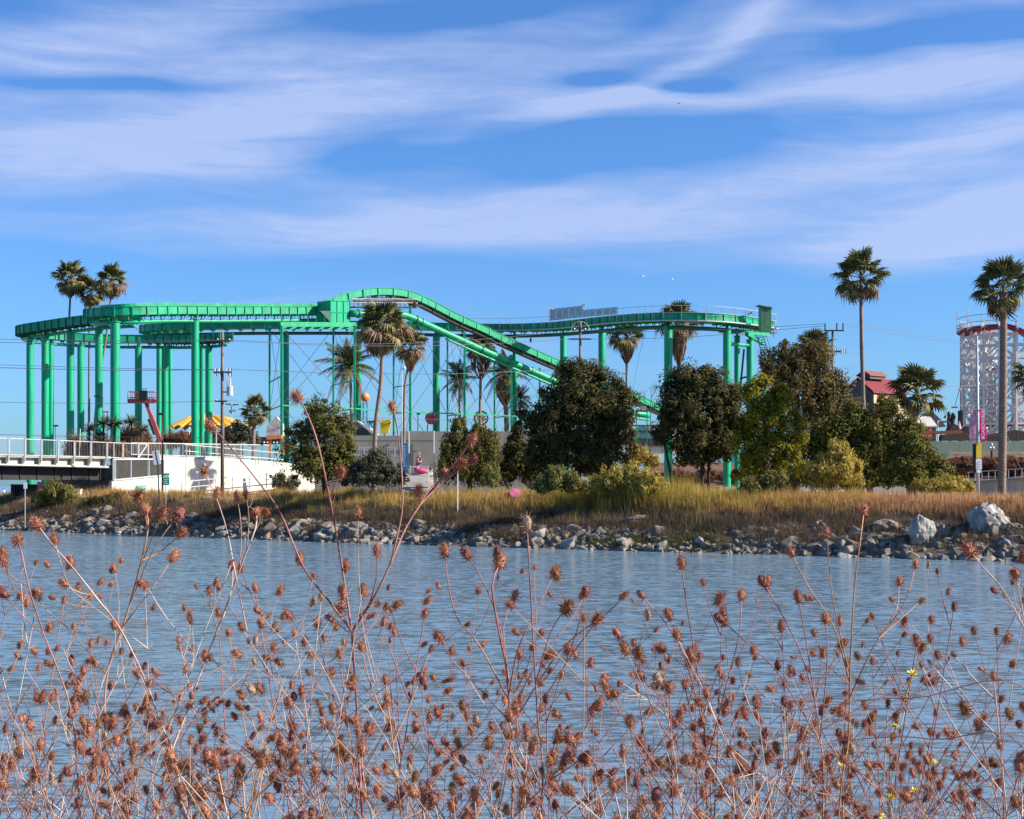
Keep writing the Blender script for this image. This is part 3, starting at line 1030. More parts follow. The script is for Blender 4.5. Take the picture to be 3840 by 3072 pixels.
# round columns  (px, depth, top row, diameter)
for a in [(113, 190, 1276, .98), (170, 188, 1262, 1.0), (191, 204, 1292, .8), (264, 185, 1250, .98), (303, 205, 1297, 1.0), (371, 182, 1239, .98), (432, 166, 1209, 1.12), (519, 208, 1299, 1.03),
          (597, 228, 1278, .9), (619, 207, 1300, 1.0), (638, 236, 1276, .72), (732, 174, 1200, .96), (757, 207, 1302, .72), (783, 203, 1303, 1.0),
          (1073, 222, 1254, .92), (1343, 220, 1254, .95), (1636, 220, 1260, 1.12), (1931, 216, 1263, .75), (2112, 206, 1255, .95), (2257, 194, 1240, .98), (2506, 175, 1228, 1.04), (2726, 174, 1238, .98),
          (2764, 181, 1262, .74), (2812, 178, 1277, .86)]:
    column(*a)
# right hand end: brackets, raking strut, landing and the corrugated booth
bar("bracket", flume, P(2700, 1240, 175), P(2880, 1255, 180), .5, M['green'])
bar("bracket", flume, P(2800, 1252, 176), P(2866, 1290, 183), .45, M['green'])
bar("cross_tube", flume, P(2735, 1290, 175), P(2812, 1296, 178), .45, M['green'], round_=True)
bar("raking_strut", flume, P(2790, 1310, 178), P(2772, 1500, 180), .22, M['green_dk'])
bar("raking_strut", flume, P(2776, 1420, 180), P(2806, 1412, 178), .2, M['green_dk'])
M['corr'] = mat('corrugated_green', (.10, .27, .16), .6, .2, 2)
bp0, bp1 = P(2852, 1244, 174.5), P(2893, 1246, 174.9)
u = (bp1 - bp0).normalized(); nn = Vector((u.y, -u.x, 0)); ht = 96 / F * 175
bb = MB(); bb.prism([bp0, bp1, bp1 - nn * .6, bp0 - nn * .6], (0, 0, ht)); booth = bb.build("end_booth", M['corr'], flume)
for i in range(9):
    q = bp0.lerp(bp1, (i + .5) / 9) + nn * .03; bar("corrugation", booth, q, q + Vector((0, 0, ht)), .09, M['corr'])
b = MB(); b.prism([bp0 + nn * .4 + Vector((-.3, 0, ht)), bp1 + nn * .4 + Vector((0, 0, ht - .3)), bp1 - nn * .7 + Vector((0, 0, ht - .3)), bp0 - nn * .7 + Vector((-.3, 0, ht))], (0, 0, .1)); b.build("booth_roof", M['steel_dk'], booth)
b = MB(); b.beam(P(2760, 1240, 178), P(2895, 1250, 185), 1.6, .16); b.build("landing", M['steel_dk'], flume)
# stair hanging from the landing
s0, s1 = P(2850, 1265, 181), P(2880, 1360, 181)
for i in range(11):
    t = i / 10; q = s0.lerp(s1, t); bar("stair_tread", flume, q + Vector((-.35, 0, 0)), q + Vector((.45, 0, 0)), .3, M['green_dk'], .07)
for dx in (-.38, .48): bar("stair_stringer", flume, s0 + Vector((dx, .1, 0)), s1 + Vector((dx, .1, 0)), .08, M['green_dk'])
bar("stair_rail", flume, s0 + Vector((.55, 0, .9)), s1 + Vector((.6, 0, .9)), .05, M['green'])

# lattice bents under the lift and drop
def hill_py(px):
    i = min(range(len(spH)), key=lambda k: abs(spH[k].x / spH[k].y * F + CX - px)); p = spH[i]
    return HY - (p.z - CAMZ) / p.y * F
bents = [(1011, 190, 1056, 179, 1222), (1250, 195, 1330, 186.5, 1222)] + [(a, HYf(a) + 3.2, b_, HYf(b_) - 3.2, None) for a, b_ in ((1476, 1538), (1678, 1742), (1854, 1918), (2024, 2085))]
tops = []
for (pa, Ya, pb, Yb, tp) in bents:
    ends = []
    for k, (px, Y) in enumerate(((pa, Ya), (pb, Yb))):
        top = tp if tp else hill_py(px) + 28
        g = G(px, Y); t = P(px, top, Y)
        bar("tower_post", flume, (g.x, g.y, g.z - .2), t, .30 if k else .24, M['green'])
        ends.append((g, t))
    tops.append(ends)
    for zf in (.30, .60):
        za = 4 + (1825 - (1547 if zf < .5 else 1446)) / F * 196
        bar("strut", flume, (ends[0][0].x, ends[0][0].y, za), (ends[1][0].x, ends[1][0].y, za), .14, M['green'])
    z1 = 4 + (1825 - 1547) / F * 196
    bar("brace_rod", flume, (ends[0][0].x, ends[0][0].y, z1), (ends[1][0].x, ends[1][0].y, min(ends[1][1].z, ends[0][1].z) - .2), .045, M['green_dk'])
    bar("brace_rod", flume, (ends[1][0].x, ends[1][0].y, z1), (ends[0][0].x, ends[0][0].y, ends[0][1].z - .2), .045, M['green_dk'])
    bar("brace_rod", flume, (ends[0][0].x, ends[0][0].y, z1), (ends[1][0].x, ends[1][0].y, 3.4), .045, M['green_dk'])
    bar("brace_rod", flume, (ends[1][0].x, ends[1][0].y, z1), (ends[0][0].x, ends[0][0].y, 3.4), .045, M['green_dk'])
zr = 4 + (1825 - 1547) / F * 196
for i in range(len(tops) - 1):
    for k in (0, 1):
        a, b_ = tops[i][k], tops[i + 1][k]
        if k: bar("tie_rail", flume, (a[0].x, a[0].y, zr), (b_[0].x, b_[0].y, zr), .17, M['green'])
        for (z0, z1, t0, t1) in ((zr, None, a, b_), (None, zr, a, b_)):
            p0 = Vector((t0[0].x, t0[0].y, zr if z0 else t0[1].z - .3)); p1 = Vector((t1[0].x, t1[0].y, zr if z1 else t1[1].z - .3))
            bar("brace_rod", flume, p0, p1, .05, M['steel_dk'])
    a, b_ = tops[i][1], tops[i + 1][1]
    bar("brace_rod", flume, (a[0].x, a[0].y, zr), (b_[0].x, b_[0].y, 3.6), .05, M['green_dk'])
    bar("brace_rod", flume, (b_[0].x, b_[0].y, zr), (a[0].x, a[0].y, 3.6), .05, M['green_dk'])
# lamps and hoppers seen along the drop
b = MB(); c = P(1990, 1278, 209); b.box(c, (.3, .3, .5)); b.build("floodlight", M['black'], flume); b = MB(); b.ball(c + Vector((0, 0, .4)), .16); b.build("lamp", M['ceramic'], flume)
# small platform at the foot of the drop
q = P(2405, 1542, 214); b = MB(); b.box(q, (1.9, 1.4, .18)); b.build("platform", M['steel_dk'], flume)
b = MB(); b.box(q + Vector((.3, 0, .4)), (.8, .8, .6)); b.build("control_box", M['steel'], flume)
for dx in (-.8, .8): bar("tower_post", flume, q + Vector((dx, -.5, 0)), (q.x + dx, q.y - .5, 3.2), .14, M['green'])


# ------------------------------------------------------------------ white wooden roller coaster
coaster = thing("roller_coaster", "white timber roller coaster curve with a dark red track, behind the right tall palm", "roller coaster", G(3790, 190))
cc = Vector(((3782 - CX) / F * 192, 192, 0)); ro, ri = 6.15, 4.5
gz = 3.3
lev = [4 + (1825 - y) / F * 190 for y in (1640, 1592, 1545, 1497, 1448, 1398, 1349, 1301, 1262)]
def trz(a):
    """track height round the curve: falling towards the right front"""
    f = max(0.0, math.sin(a - R(200)) if a > R(200) else 0)
    return lev[-1] + .75 - 3.4 * max(0, min(1, (a - R(248)) / R(62))) ** 1.3
angs = [R(d) for d in range(100, 341, 20)]
WB = M['white_old']
def cp(r, a, z): return Vector((cc.x + r * math.cos(a), cc.y + r * math.sin(a), z))
random.seed(11)
for ring, rad in enumerate((ro, ri)):
    for i, a in enumerate(angs):
        bar("post", coaster, cp(rad, a, gz), cp(rad, a, trz(a) + (1.2 if ring == 0 else .1)), .30, WB)
        if i == len(angs) - 1: continue
        a2 = angs[i + 1]
        for j, z in enumerate(lev):
            if z > min(trz(a), trz(a2)): continue
            bar("ledger", coaster, cp(rad + .03, a, z), cp(rad + .03, a2, z), .17, WB, .26)
        for j in range(len(lev) - 1):
            if lev[j + 1] > min(trz(a), trz(a2)) + .3: continue
            if (i + j) % 2 == 0: bar("brace", coaster, cp(rad, a, lev[j]), cp(rad, a2, lev[j + 1]), .15, WB, .22)
            else: bar("brace", coaster, cp(rad, a2, lev[j]), cp(rad, a, lev[j + 1]), .15, WB, .22)
for i, a in enumerate(angs):
    for j, z in enumerate(lev):
        if z < trz(a): bar("cross_tie", coaster, cp(ri, a, z + .1), cp(ro, a, z + .1), .12, WB, .18)
    if i % 2 == 0:
        for j in range(len(lev) - 1): bar("sway_brace", coaster, cp(ri if j % 2 else ro, a, lev[j]), cp(ro if j % 2 else ri, a, lev[j + 1]), .10, WB, .14)
    bar("track_bent", coaster, cp(ri - .5, a, trz(a)), cp(ro + .45, a, trz(a)), .22, M['red'], .3)
fine_a = [R(d) for d in range(90, 345, 4)]
for rad, w_ in ((ri + .35, .35), (ro - .25, .5)):
    tb = MB(); sweep(tb, [cp(rad, a, trz(a) + .15) for a in fine_a], [(-w_ / 2, -.20), (-w_ / 2, .42), (w_ / 2, .42), (w_ / 2, -.20)]); tb.build("track", M['red'], coaster)
wk = MB(); sweep(wk, [cp(ro + .35, a, trz(a) + .1) for a in fine_a], [(-.3, 0), (-.3, .1), (.3, .1), (.3, 0)]); wk.build("walkway", M['red'], coaster)
for h_ in (1.05, 1.95):
    MB().tube([cp(ro + .55, a, trz(a) + h_) for a in fine_a], .05, 5).build("handrail", M['steel'], coaster)
for i, a in enumerate(angs):
    bar("rail_post", coaster, cp(ro + .55, a, trz(a)), cp(ro + .55, a, trz(a) + (3.0 if i % 2 else 2.0)), .13, WB)
    bar("strut", coaster, cp(ro, a, trz(a) + .1), cp(ro + .55, a, trz(a) + 1.0), .1, WB)
# lower level: a second red run and bracing seen inside
for (z, a0, a1) in ((lev[1] - .3, 200, 335), (lev[5], 180, 250)):
    tb = MB(); sweep(tb, [cp(ri - .9, R(d), z) for d in range(a0, a1, 5)], [(-.25, 0), (-.25, .6), (.25, .6), (.25, 0)]); tb.build("track", M['red'], coaster)
for k in range(70):
    a = R(random.uniform(100, 260)); r0 = random.uniform(1.0, ri - .4); z0 = random.choice(lev[:7])
    a2 = a + R(random.uniform(15, 40)); bar("inner_brace", coaster, cp(r0, a, z0), cp(r0, a2, z0 + 1.75), .12, WB, .16)
for k in range(26):
    a = R(random.uniform(100, 330)); r0 = random.uniform(1.2, ri - .5); bar("inner_post", coaster, cp(r0, a, gz), cp(r0, a, lev[random.randrange(4, 8)]), .2, WB)

# ------------------------------------------------------------------ palms
M['palm'] = mat('palm_leaf', (.042, .05, .016), .55, c2=(.16, .155, .045), scale=2.0, island=.6, spec=.35, transl=.18, detail=3)
M['palm_mid'] = mat('yellowing_palm_leaf', (.10, .085, .028), .6, c2=(.28, .22, .08), scale=2.0, island=.6, spec=.3, transl=.18, detail=3)
M['palm_dead'] = mat('dead_palm_leaf', (.10, .065, .042), .8, c2=(.27, .17, .11), scale=2.5, island=.7, spec=.1, transl=.1, detail=3)
M['palm_bark'] = mat('palm_trunk_bark', (.13, .095, .08), .9, c2=(.26, .20, .17), scale=2.5, bump=.4, stretch=(1, 1, 5))


def fan_frond(seed, m, droop=.25, pet=.57):
    rr = random.Random(seed)
    V, Fc = [], []
    b = MB()
    b.tube([(0, 0, 0), (pet * .5, 0, .02), (pet, 0, 0)], [.016, .012, .010], 4)
    n = 17
    for i in range(n):
        a = R(-122 + 244 * i / (n - 1))
        ln = (.46 - .12 * (abs(a) / R(128)) ** 2) * rr.uniform(.88, 1.08)
        d = Vector((math.cos(a), math.sin(a), 0)); s = Vector((-math.sin(a), math.cos(a), 0))
        o = Vector((pet, 0, 0))
        wd = .044
        cup = .10 * (abs(a) / R(128))
        p1 = o + d * ln * .52 + Vector((0, 0, cup * ln + .01 * (i % 2)))
        p2 = o + d * ln * .82 + Vector((0, 0, cup * ln - droop * .25 * ln))
        p3 = o + d * ln * 1.0 + Vector((0, 0, -droop * ln * rr.uniform(.5, 1.2)))
        f = Vector((0, 0, .018))
        b.add([o, p1 + s * wd - f, p1 + f, p1 - s * wd - f, p2 + s * wd * .55 - f, p2, p2 - s * wd * .55 - f, p3],
              [(0, 1, 2), (0, 2, 3), (1, 4, 5, 2), (2, 5, 6, 3), (4, 7, 5), (5, 7, 6)])
    return b.mesh("fan_frond", m)


def feather_frond(seed, m, arch=.55):
    rr = random.Random(seed)
    b = MB()
    pt = lambda t: Vector((t * .95, 0, .38 * t - arch * 1.15 * t * t))
    b.tube([pt(i / 8) for i in range(9)], [.016 - .0014 * i for i in range(9)], 4)
    for i in range(30):
        t = .10 + .9 * i / 30
        p = pt(t); tn = (pt(min(1, t + .05)) - pt(t - .05)).normalized()
        for s in (-1, 1):
            ln = .30 * math.sin(math.pi * min(1, .18 + .8 * t)) * rr.uniform(.8, 1.15)
            d = (tn * .75 + Vector((0, s * .8, -.35 * rr.uniform(.4, 1.8)))).normalized()
            w_ = tn * .013
            e = p + d * ln + Vector((0, 0, -.06))
            mid = p + d * ln * .55
            b.add([p - w_, p + w_, mid + w_, mid - w_, e], [(0, 1, 2, 3), (3, 2, 4)])
    return b.mesh("feather_frond", m)


FAN = {k: [fan_frond(s + i, M[mm], dr) for i, dr in enumerate(drs)] for k, (s, mm, drs) in {
    'new': (1, 'palm', (.10, .2, .3)), 'mid': (11, 'palm', (.35, .5, .65)), 'old': (21, 'palm_mid', (.6, .8, .95)), 'dead': (31, 'palm_dead', (.9, 1.1))}.items()}
FEA = {k: [feather_frond(s + i, M[mm], ar) for i, ar in enumerate(ars)] for k, (s, mm, ars) in {
    'new': (41, 'palm', (.35, .5)), 'mid': (51, 'palm', (.6, .75)), 'old': (61, 'palm_mid', (.8, .95)), 'dead': (71, 'palm_dead', (.95, 1.1))}.items()}
PALMS = "palms along the far bank and amusement park"


def palm(label, px, cpy, rpx, Y, trunk, tw, n=34, kind='fan', skirt=0.0, lo=-55, hi=82, old=.3, skirt_w=.34, seed=0):
    """trunk: rows of (px, py) from crown to the lowest point seen; tw: trunk width in pixels"""
    rr = random.Random(seed + int(px))
    c = P(px, cpy, Y); rm = rpx * Y / F
    base = G(trunk[-1][0], Y)
    t = thing("palm_tree", label, "palm tree", base, PALMS)
    pts = [c + Vector((0, 0, -.02 * rm))] + [P(a, b_, Y) for a, b_ in trunk]
    if pts[-1].z > base.z: pts.append(base + Vector((0, 0, -.2)))
    sp = spline(pts, .8); k = len(sp)
    w = tw * Y / F / 2
    MB().tube(sp, [w * (.82 + .25 * i / k + .07 * rr.uniform(-1, 1) + (.35 * max(0, (i - k + 3) / 3) if i > k - 4 else 0)) for i in range(k)], 9).build("trunk", M['palm_bark'], t, smooth=True)
    lib = FAN if kind == 'fan' else FEA
    for i in range(n):
        f = (i + .5) / n
        el = hi + (lo - hi) * f ** 1.08 + rr.uniform(-9, 9)
        ph = i * 137.5 + rr.uniform(-18, 18)
        cls = 'new' if f < .33 else 'mid' if f < 1 - old else ('old' if rr.random() < .7 else 'dead')
        me = rr.choice(lib[cls])
        o = link("frond", me, t)
        s = rm * rr.uniform(.95, 1.32) * (1.0 if el > -25 else .86)
        m = Matrix.Translation(c - base + Vector((0, 0, .05 * rm * math.sin(R(el))))) @ Euler((0, 0, R(ph))).to_matrix().to_4x4() @ Euler((R(rr.uniform(-30, 30)), -R(el), 0)).to_matrix().to_4x4() @ Matrix.Diagonal((s, s, s, 1))
        o.matrix_basis = m
    if skirt > 0:
        ns = 150; V = []
        for i in range(ns):
            a = rr.uniform(0, 6.283); h0 = -rm * .08 - rr.random() * skirt * rm * .75; ln = skirt * rm * rr.uniform(.3, .55)
            prof = lambda z: rm * skirt_w * math.sin(math.pi * min(1, max(.12, .28 + .62 * (-z - .08 * rm) / (skirt * rm)))) ** .8
            d = Vector((math.cos(a), math.sin(a), 0)); s_ = Vector((-math.sin(a), math.cos(a), 0)) * rm * rr.uniform(.02, .06)
            p0 = c + d * prof(h0) * rr.uniform(.7, 1.08) + Vector((0, 0, h0)); p1 = c + d * prof(h0 - ln) * rr.uniform(.75, 1.1) + Vector((0, 0, h0 - ln))
            V += [p0 - s_, p0 + s_, p1 + s_ * .35, p1 - s_ * .35]
        me = np_mesh("dead_frond_skirt", np.array([tuple(v - base) for v in V]), 4, M['palm_dead'])
        o = link("dead_frond_skirt", me, t); o["kind"] = "stuff"
    return t


palm("slender palm behind the lower left trough, farthest to the left of the three tall ones", 263, 1050, 66, 206, [(263, 1120), (259, 1250), (262, 1600)], 9, 36, skirt=.85, old=.42, skirt_w=.40)
palm("dark shaggy palm between two taller palms, its trunk seen between green columns", 342, 1102, 56, 207, [(336, 1180), (335, 1300), (334, 1575)], 9, 32, skirt=.7, old=.35)
palm("leaning palm with brown hanging fronds, rising behind the front trough's rounded end", 420, 1062, 62, 203, [(416, 1110), (402, 1240), (390, 1320), (356, 1580)], 9, 36, skirt=.75, old=.45)
palm("short bushy palm between the utility pole and the lattice posts", 957, 1545, 56, 168, [(953, 1590), (950, 1655)], 16, 36, skirt=.75, lo=-75, old=.35, skirt_w=.5)
palm("brown tinged palm on a pale curved trunk in front of the lift platform", 1432, 1238, 98, 135, [(1434, 1300), (1427, 1450), (1412, 1560), (1404, 1700)], 18, 46, skirt=.65, lo=-78, old=.52)
palm("shaggy palm on a dark thin trunk right beside the white lamp post", 1540, 1305, 66, 150, [(1530, 1380), (1518, 1450), (1515, 1620)], 11, 34, skirt=1.2, lo=-60, old=.5, skirt_w=.42)
palm("dark feathery palm behind the lift posts left of the brown tinged palm", 1312, 1385, 108, 214, [(1316, 1470), (1318, 1640)], 12, 30, 'feather', lo=-40, old=.2)
palm("palm with a huge brown skirt poking out under the drop", 1803, 1318, 62, 213, [(1802, 1400), (1800, 1600)], 12, 34, skirt=1.45, lo=-25, old=.4, skirt_w=.68)
palm("small feathery palm behind the lattice posts left of the skirted palm", 1722, 1432, 76, 216, [(1724, 1500), (1723, 1620)], 11, 26, 'feather', lo=-45, old=.2)
palm("dark thick shaggy palm behind the last lattice posts", 1893, 1405, 78, 218, [(1895, 1500), (1900, 1620)], 20, 34, 'feather', skirt=1.3, lo=-60, old=.3, skirt_w=.5)
palm("small feathery palm low between the shaggy palm and the blackish evergreen", 1952, 1500, 56, 219, [(1950, 1560), (1950, 1620)], 10, 22, 'feather', lo=-55, old=.2)
palm("skirted palm standing alone in the gap under the right hand trough", 2350, 1268, 66, 216, [(2350, 1340), (2350, 1460)], 11, 34, skirt=1.25, lo=-35, old=.3, skirt_w=.48)
palm("palm whose top shows above the right hand trough and long skirt below it", 2545, 1222, 76, 217, [(2545, 1330), (2543, 1400)], 12, 36, skirt=1.75, lo=-40, old=.35, skirt_w=.44)
palm("tall clean trunked palm standing before the red roofed barn", 3228, 1045, 98, 118, [(3229, 1140), (3232, 1300), (3238, 1560)], 17, 31, lo=-66, hi=88, old=.2)
palm("short thick palm with a full green head right of the red roofed barn", 3437, 1480, 98, 112, [(3425, 1560), (3420, 1640)], 36, 36, lo=-58, hi=88, old=.14)
palm("tallest palm at the edge, in front of the white roller coaster", 3762, 1085, 106, 96, [(3764, 1180), (3762, 1500), (3757, 1850)], 31, 34, lo=-70, hi=88, old=.24)
palm("palm mostly cut off by the frame's edge, in front of the white roller coaster", 3880, 1415, 82, 106, [(3885, 1500), (3890, 1700)], 24, 32, lo=-70, old=.15)
palm("palm top sticking out of the brownish feathery conifer", 3055, 1318, 72, 133, [(3050, 1400), (3048, 1500)], 18, 30, lo=-40, old=.2)


def yucca(label, px, py, rpx, Y, n=60):
    c = P(px, py, Y); rm = rpx * Y / F; base = G(px, Y)
    t = thing("yucca", label, "yucca", base, "spiky yuccas behind the bridge")
    MB().tube([base - Vector((0, 0, .2)), c], [.16, .12], 7).build("trunk", M['bark'], t)
    V = []
    for i in range(n):
        v = Vector((random.gauss(0, 1), random.gauss(0, 1), random.gauss(.35, .8))).normalized()
        s = v.cross(Vector((random.random(), random.random(), random.random()))).normalized() * rm * .05
        e = c + v * rm * random.uniform(.75, 1.1); mid = c + v * rm * .45
        V += [c - s * .6, c + s * .6, mid + s, mid - s, mid - s, mid + s, e + s * .05, e - s * .05]
    o = link("leaf_rosette", np_mesh("leaf_rosette", np.array([tuple(v - base) for v in V]), 4, M['leaf_yuc']), t); o["kind"] = "stuff"


M['leaf_yuc'] = leafmat('yucca_leaf', (.05, .065, .035), (.16, .175, .09), 1.5)
for lab, px, py, r in [("dark blue green yucca at the left end of the spiky row", 335, 1610, 32), ("yucca at the row's lower middle, behind the bridge rail", 372, 1632, 30), ("tallest crowded yucca in the spiky row", 388, 1588, 42),
                       ("yucca right of the crowded middle of the spiky row", 430, 1590, 38), ("tall yucca standing apart by the lit green column", 492, 1582, 38), ("low yellowish yucca below the boom lift basket", 530, 1612, 34)]:
    yucca(lab, px, py + 2, r * 1.1, 158, 90)

# ------------------------------------------------------------------ utility poles and wires
def upole(label, px, Y, top, bot, wpx, arms):
    g = G(px, Y); base = P(px, bot, Y); base.z = min(base.z, g.z)
    t = thing("utility_pole", label, "utility pole", (base.x, base.y, base.z), "wooden utility poles")
    w = wpx * Y / F
    top_p = P(px, top, Y)
    MB().tube([base - Vector((0, 0, .3)), base.lerp(top_p, .5), top_p], [w * .56, w * .5, w * .42], 10).build("pole", M['wood'], t, smooth=True)
    for (x0, x1, py, posts, mm) in arms:
        a, b_ = P(x0, py, Y - w * .7), P(x1, py, Y - w * .7)
        bar("crossarm", t, a, b_, .16, M['wood_dk'], .13)
        for (ix, hpx, kind) in posts:
            q = P(ix, py, Y - w * .7); h = hpx * Y / F
            ins = MB()
            if kind == 'pin':
                ins.tube([q, q + Vector((0, 0, h * .3)), q + Vector((0, 0, h * .5)), q + Vector((0, 0, h))], [.03, .03, .085, .05], 8)
                ins.build("insulator", M['ceramic'], t)
            elif kind == 'cut':
                ins.tube([q - Vector((0, 0, h * .45)), q + Vector((0, 0, h * .45))], .07, 7); ins.build("fuse_cutout", M['ceramic'], t)
                bar("cutout_bracket", t, q + Vector((.13, 0, -h * .5)), q + Vector((.13, 0, h * .5)), .05, M['black'])
            elif kind == 'up':
                bar("riser", t, q, q + Vector((0, 0, h)), .10, M['wood_dk'])
            elif kind == 'str':
                s = -1 if ix < px else 1
                ins.tube([q + Vector((s * .07 * k - s * .3, 0, 0)) for k in range(9)], [.03 if k % 2 else .085 for k in range(9)], 8); ins.build("insulator", M['ceramic'] if hpx else M['black'], t)
    return t


u1 = upole("brown wooden utility pole with transformer, standing before the white ramp wall", 834, 120, 1246, 1850, 13.5,
           [(808, 866, 1278, [(816, 8, 'pin'), (860, 8, 'pin')], 0), (800, 866, 1396, [(806, 30, 'cut'), (822, 30, 'cut'), (850, 30, 'cut'), (862, 30, 'cut')], 0), (806, 852, 1505, [(812, 6, 'pin')], 0)])
c = P(862, 1466, 119.2)
MB().tube([c - Vector((0, 0, .42)), c + Vector((0, 0, .36)), c + Vector((0, 0, .42))], [.27, .27, .2], 12).build("transformer", M['steel'], u1, smooth=False)
for dx in (-.12, .0, .12): MB().tube([c + Vector((dx - .1, 0, .4)), c + Vector((dx - .1, 0, .62)), c + Vector((dx - .1, 0, 1.05))], [.05, .07, .05], 7).build("bushing", M['ceramic'], u1)
bar("bracket", u1, c - Vector((.6, 0, .1)), c + Vector((-.2, 0, -.1)), .1, M['black'])
u2 = upole("utility pole rising out of the big dark tree in front of the right hand trough", 2176, 140, 1206, 1850, 11,
           [(2132, 2216, 1272, [(2142, 0, 'str'), (2158, 0, 'str'), (2192, 0, 'str'), (2208, 0, 'str')], 0), (2160, 2192, 1234, [(2163, 1, 'str'), (2190, 1, 'str')], 0)])
MB().tube([P(2176 + 34 * math.cos(a), 1240 - 34 * math.sin(a), 139.8) for a in np.linspace(.1, 3.04, 14)], .03, 5).build("jumper_wire", M['steel'], u2)
u3 = upole("utility pole with three crossarms between the feathery conifer and the tall palm", 3122, 135, 1238, 1850, 10,
           [(3091, 3164, 1240, [(3094, 26, 'up'), (3138, 28, 'up'), (3161, 28, 'up')], 0), (3088, 3154, 1318, [(3096, 22, 'cut'), (3108, 22, 'cut'), (3132, 22, 'cut'), (3148, 22, 'cut'), (3166, 22, 'cut')], 0),
            (3132, 3160, 1423, [(3136, 18, 'up'), (3158, 18, 'up')], 0)])


def wire(label, pts, r=.022, group="power lines", m='wire', name="power_line"):
    sp = spline([P(*p) for p in pts], 3.0)
    o = MB().tube(sp, r, 5).build(name, M[m], None)
    tag(o, label, "power line", group)


wire("upper of the two top wires crossing the left columns to the utility pole", [(-80, 1270, 120), (400, 1279, 120), (812, 1274, 120)])
wire("lower of the two top wires crossing the left columns to the utility pole", [(-80, 1283, 119), (400, 1289, 119), (860, 1275, 119)])
wire("long top wire from the pole with transformer to the pole before the right trough", [(860, 1275, 119), (1250, 1291, 124), (1700, 1280, 132), (2163, 1240, 139.5)])
wire("second long wire sagging across the pipe towards the pole before the right trough", [(862, 1279, 119), (1300, 1297, 124), (1750, 1293, 132), (2140, 1272, 139.5)])
wire("middle wire pair's upper wire, left of the pole with transformer", [(-80, 1366, 121), (430, 1381, 121), (800, 1388, 120)])
wire("thick middle cable left of the pole with transformer", [(-80, 1377, 120), (430, 1389, 120), (812, 1386, 120)], .03)
wire("thick middle cable running behind the lattice posts from the pole with transformer", [(866, 1386, 120), (1300, 1400, 125), (1700, 1402, 131), (2176, 1383, 139)], .028)
wire("thin low wire crossing the left columns at basket height", [(-80, 1508, 121), (450, 1513, 121), (806, 1504, 120)], .018)
wire("low cable just above the bridge railing", [(-80, 1628, 126), (300, 1637, 126), (834, 1644, 120)], .024)
wire("thin wire in front of the lattice posts near the ground", [(834, 1560, 120), (1300, 1568, 125), (1800, 1572, 132), (2176, 1540, 139)], .016)
wire("upper wire from the pole before the right trough to the pole with three crossarms", [(2190, 1240, 139.5), (2500, 1244, 138), (2800, 1232, 136), (3094, 1214, 134.5)])
wire("lower wire across the right trough's columns", [(2210, 1272, 139.5), (2520, 1268, 138), (2760, 1250, 136), (3094, 1222, 134.5)])
wire("upper wire sloping right from the pole with three crossarms to the roller coaster", [(3161, 1213, 134.5), (3350, 1240, 150), (3620, 1283, 190)])
wire("lower wire sloping right from the pole with three crossarms to the roller coaster", [(3161, 1220, 134.5), (3350, 1252, 150), (3620, 1291, 190)])
wire("steep thin cable hanging down from the right hand trough beside the lone palm", [(2428, 1225, 186), (2398, 1330, 188), (2372, 1470, 190)], .02)
wire("dark cable between the short thick palm and the roller coaster", [(3480, 1452, 130), (3600, 1448, 150), (3720, 1444, 180)], .03)
wire("thin lower wire left of the roller coaster", [(3480, 1521, 130), (3600, 1522, 150), (3700, 1520, 180)], .02)
wire("slack guy wire from the tallest palm down to the right edge", [(3772, 1620, 95.6), (3800, 1700, 94), (3850, 1800, 92)], .018)
wire("drooping loop of wire right of the pole with transformer", [(846, 1505, 120), (880, 1500, 120.3), (905, 1512, 120.6), (925, 1530, 121)], .016)

# ------------------------------------------------------------------ bridge and ramp
def bl(px):
    k = (px - CX) / F
    s = (130 * k + 47) / (.486 - .874 * k)
    return 130 + .874 * s


def BP(px, py, out=0.0):
    return P(px, py, bl(px)) + Vector((.874, -.486, 0)) * out


BN = Vector((.874, -.486, 0))
bridge = thing("bridge", "steel girder footbridge with pale railing frames entering over the river mouth", "bridge", (P(420, 1850, bl(420)).x, bl(420), 3.0))
def strip(name, parent, m, a, b_, py0, py1, out, thick):
    """vertical slab along the bridge line from px a to b_; py given at both ends"""
    q = [BP(a, py0[0], out), BP(b_, py0[1], out), BP(b_, py1[1], out), BP(a, py1[0], out)]
    mb = MB(); mb.prism(q, -BN * thick)
    return mb.build(name, m, parent)


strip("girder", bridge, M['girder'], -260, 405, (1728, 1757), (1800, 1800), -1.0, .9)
strip("deck", bridge, M['steel_dk'], -260, 548, (1698, 1716), (1706, 1722), .05, 4.4)
strip("kerb_beam", bridge, M['concrete_dk'], -260, 410, (1701, 1712), (1711, 1722), .22, .14)
strip("ledge", bridge, M['concrete'], -260, 405, (1733, 1748), (1742, 1756), .10, 1.2)
strip("fascia", bridge, M['concrete'], -260, 404, (1710, 1722), (1734, 1749), -.25, .3)
strip("lower_flange", bridge, M['steel_dk'], -260, 405, (1738, 1754), (1741, 1757), .3, .4)
for i in range(7):
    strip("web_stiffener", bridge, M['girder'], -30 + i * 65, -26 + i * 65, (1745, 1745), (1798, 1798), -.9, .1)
posts = [-100, -38, 24, 85, 147, 209, 270, 332, 392, 452, 510, 547]
def topy(px): return float(np.interp(px, [-260, 0, 548], [1629, 1640, 1663]))
def botY(px): return float(np.interp(px, [-260, 0, 548], [1694, 1702, 1717]))
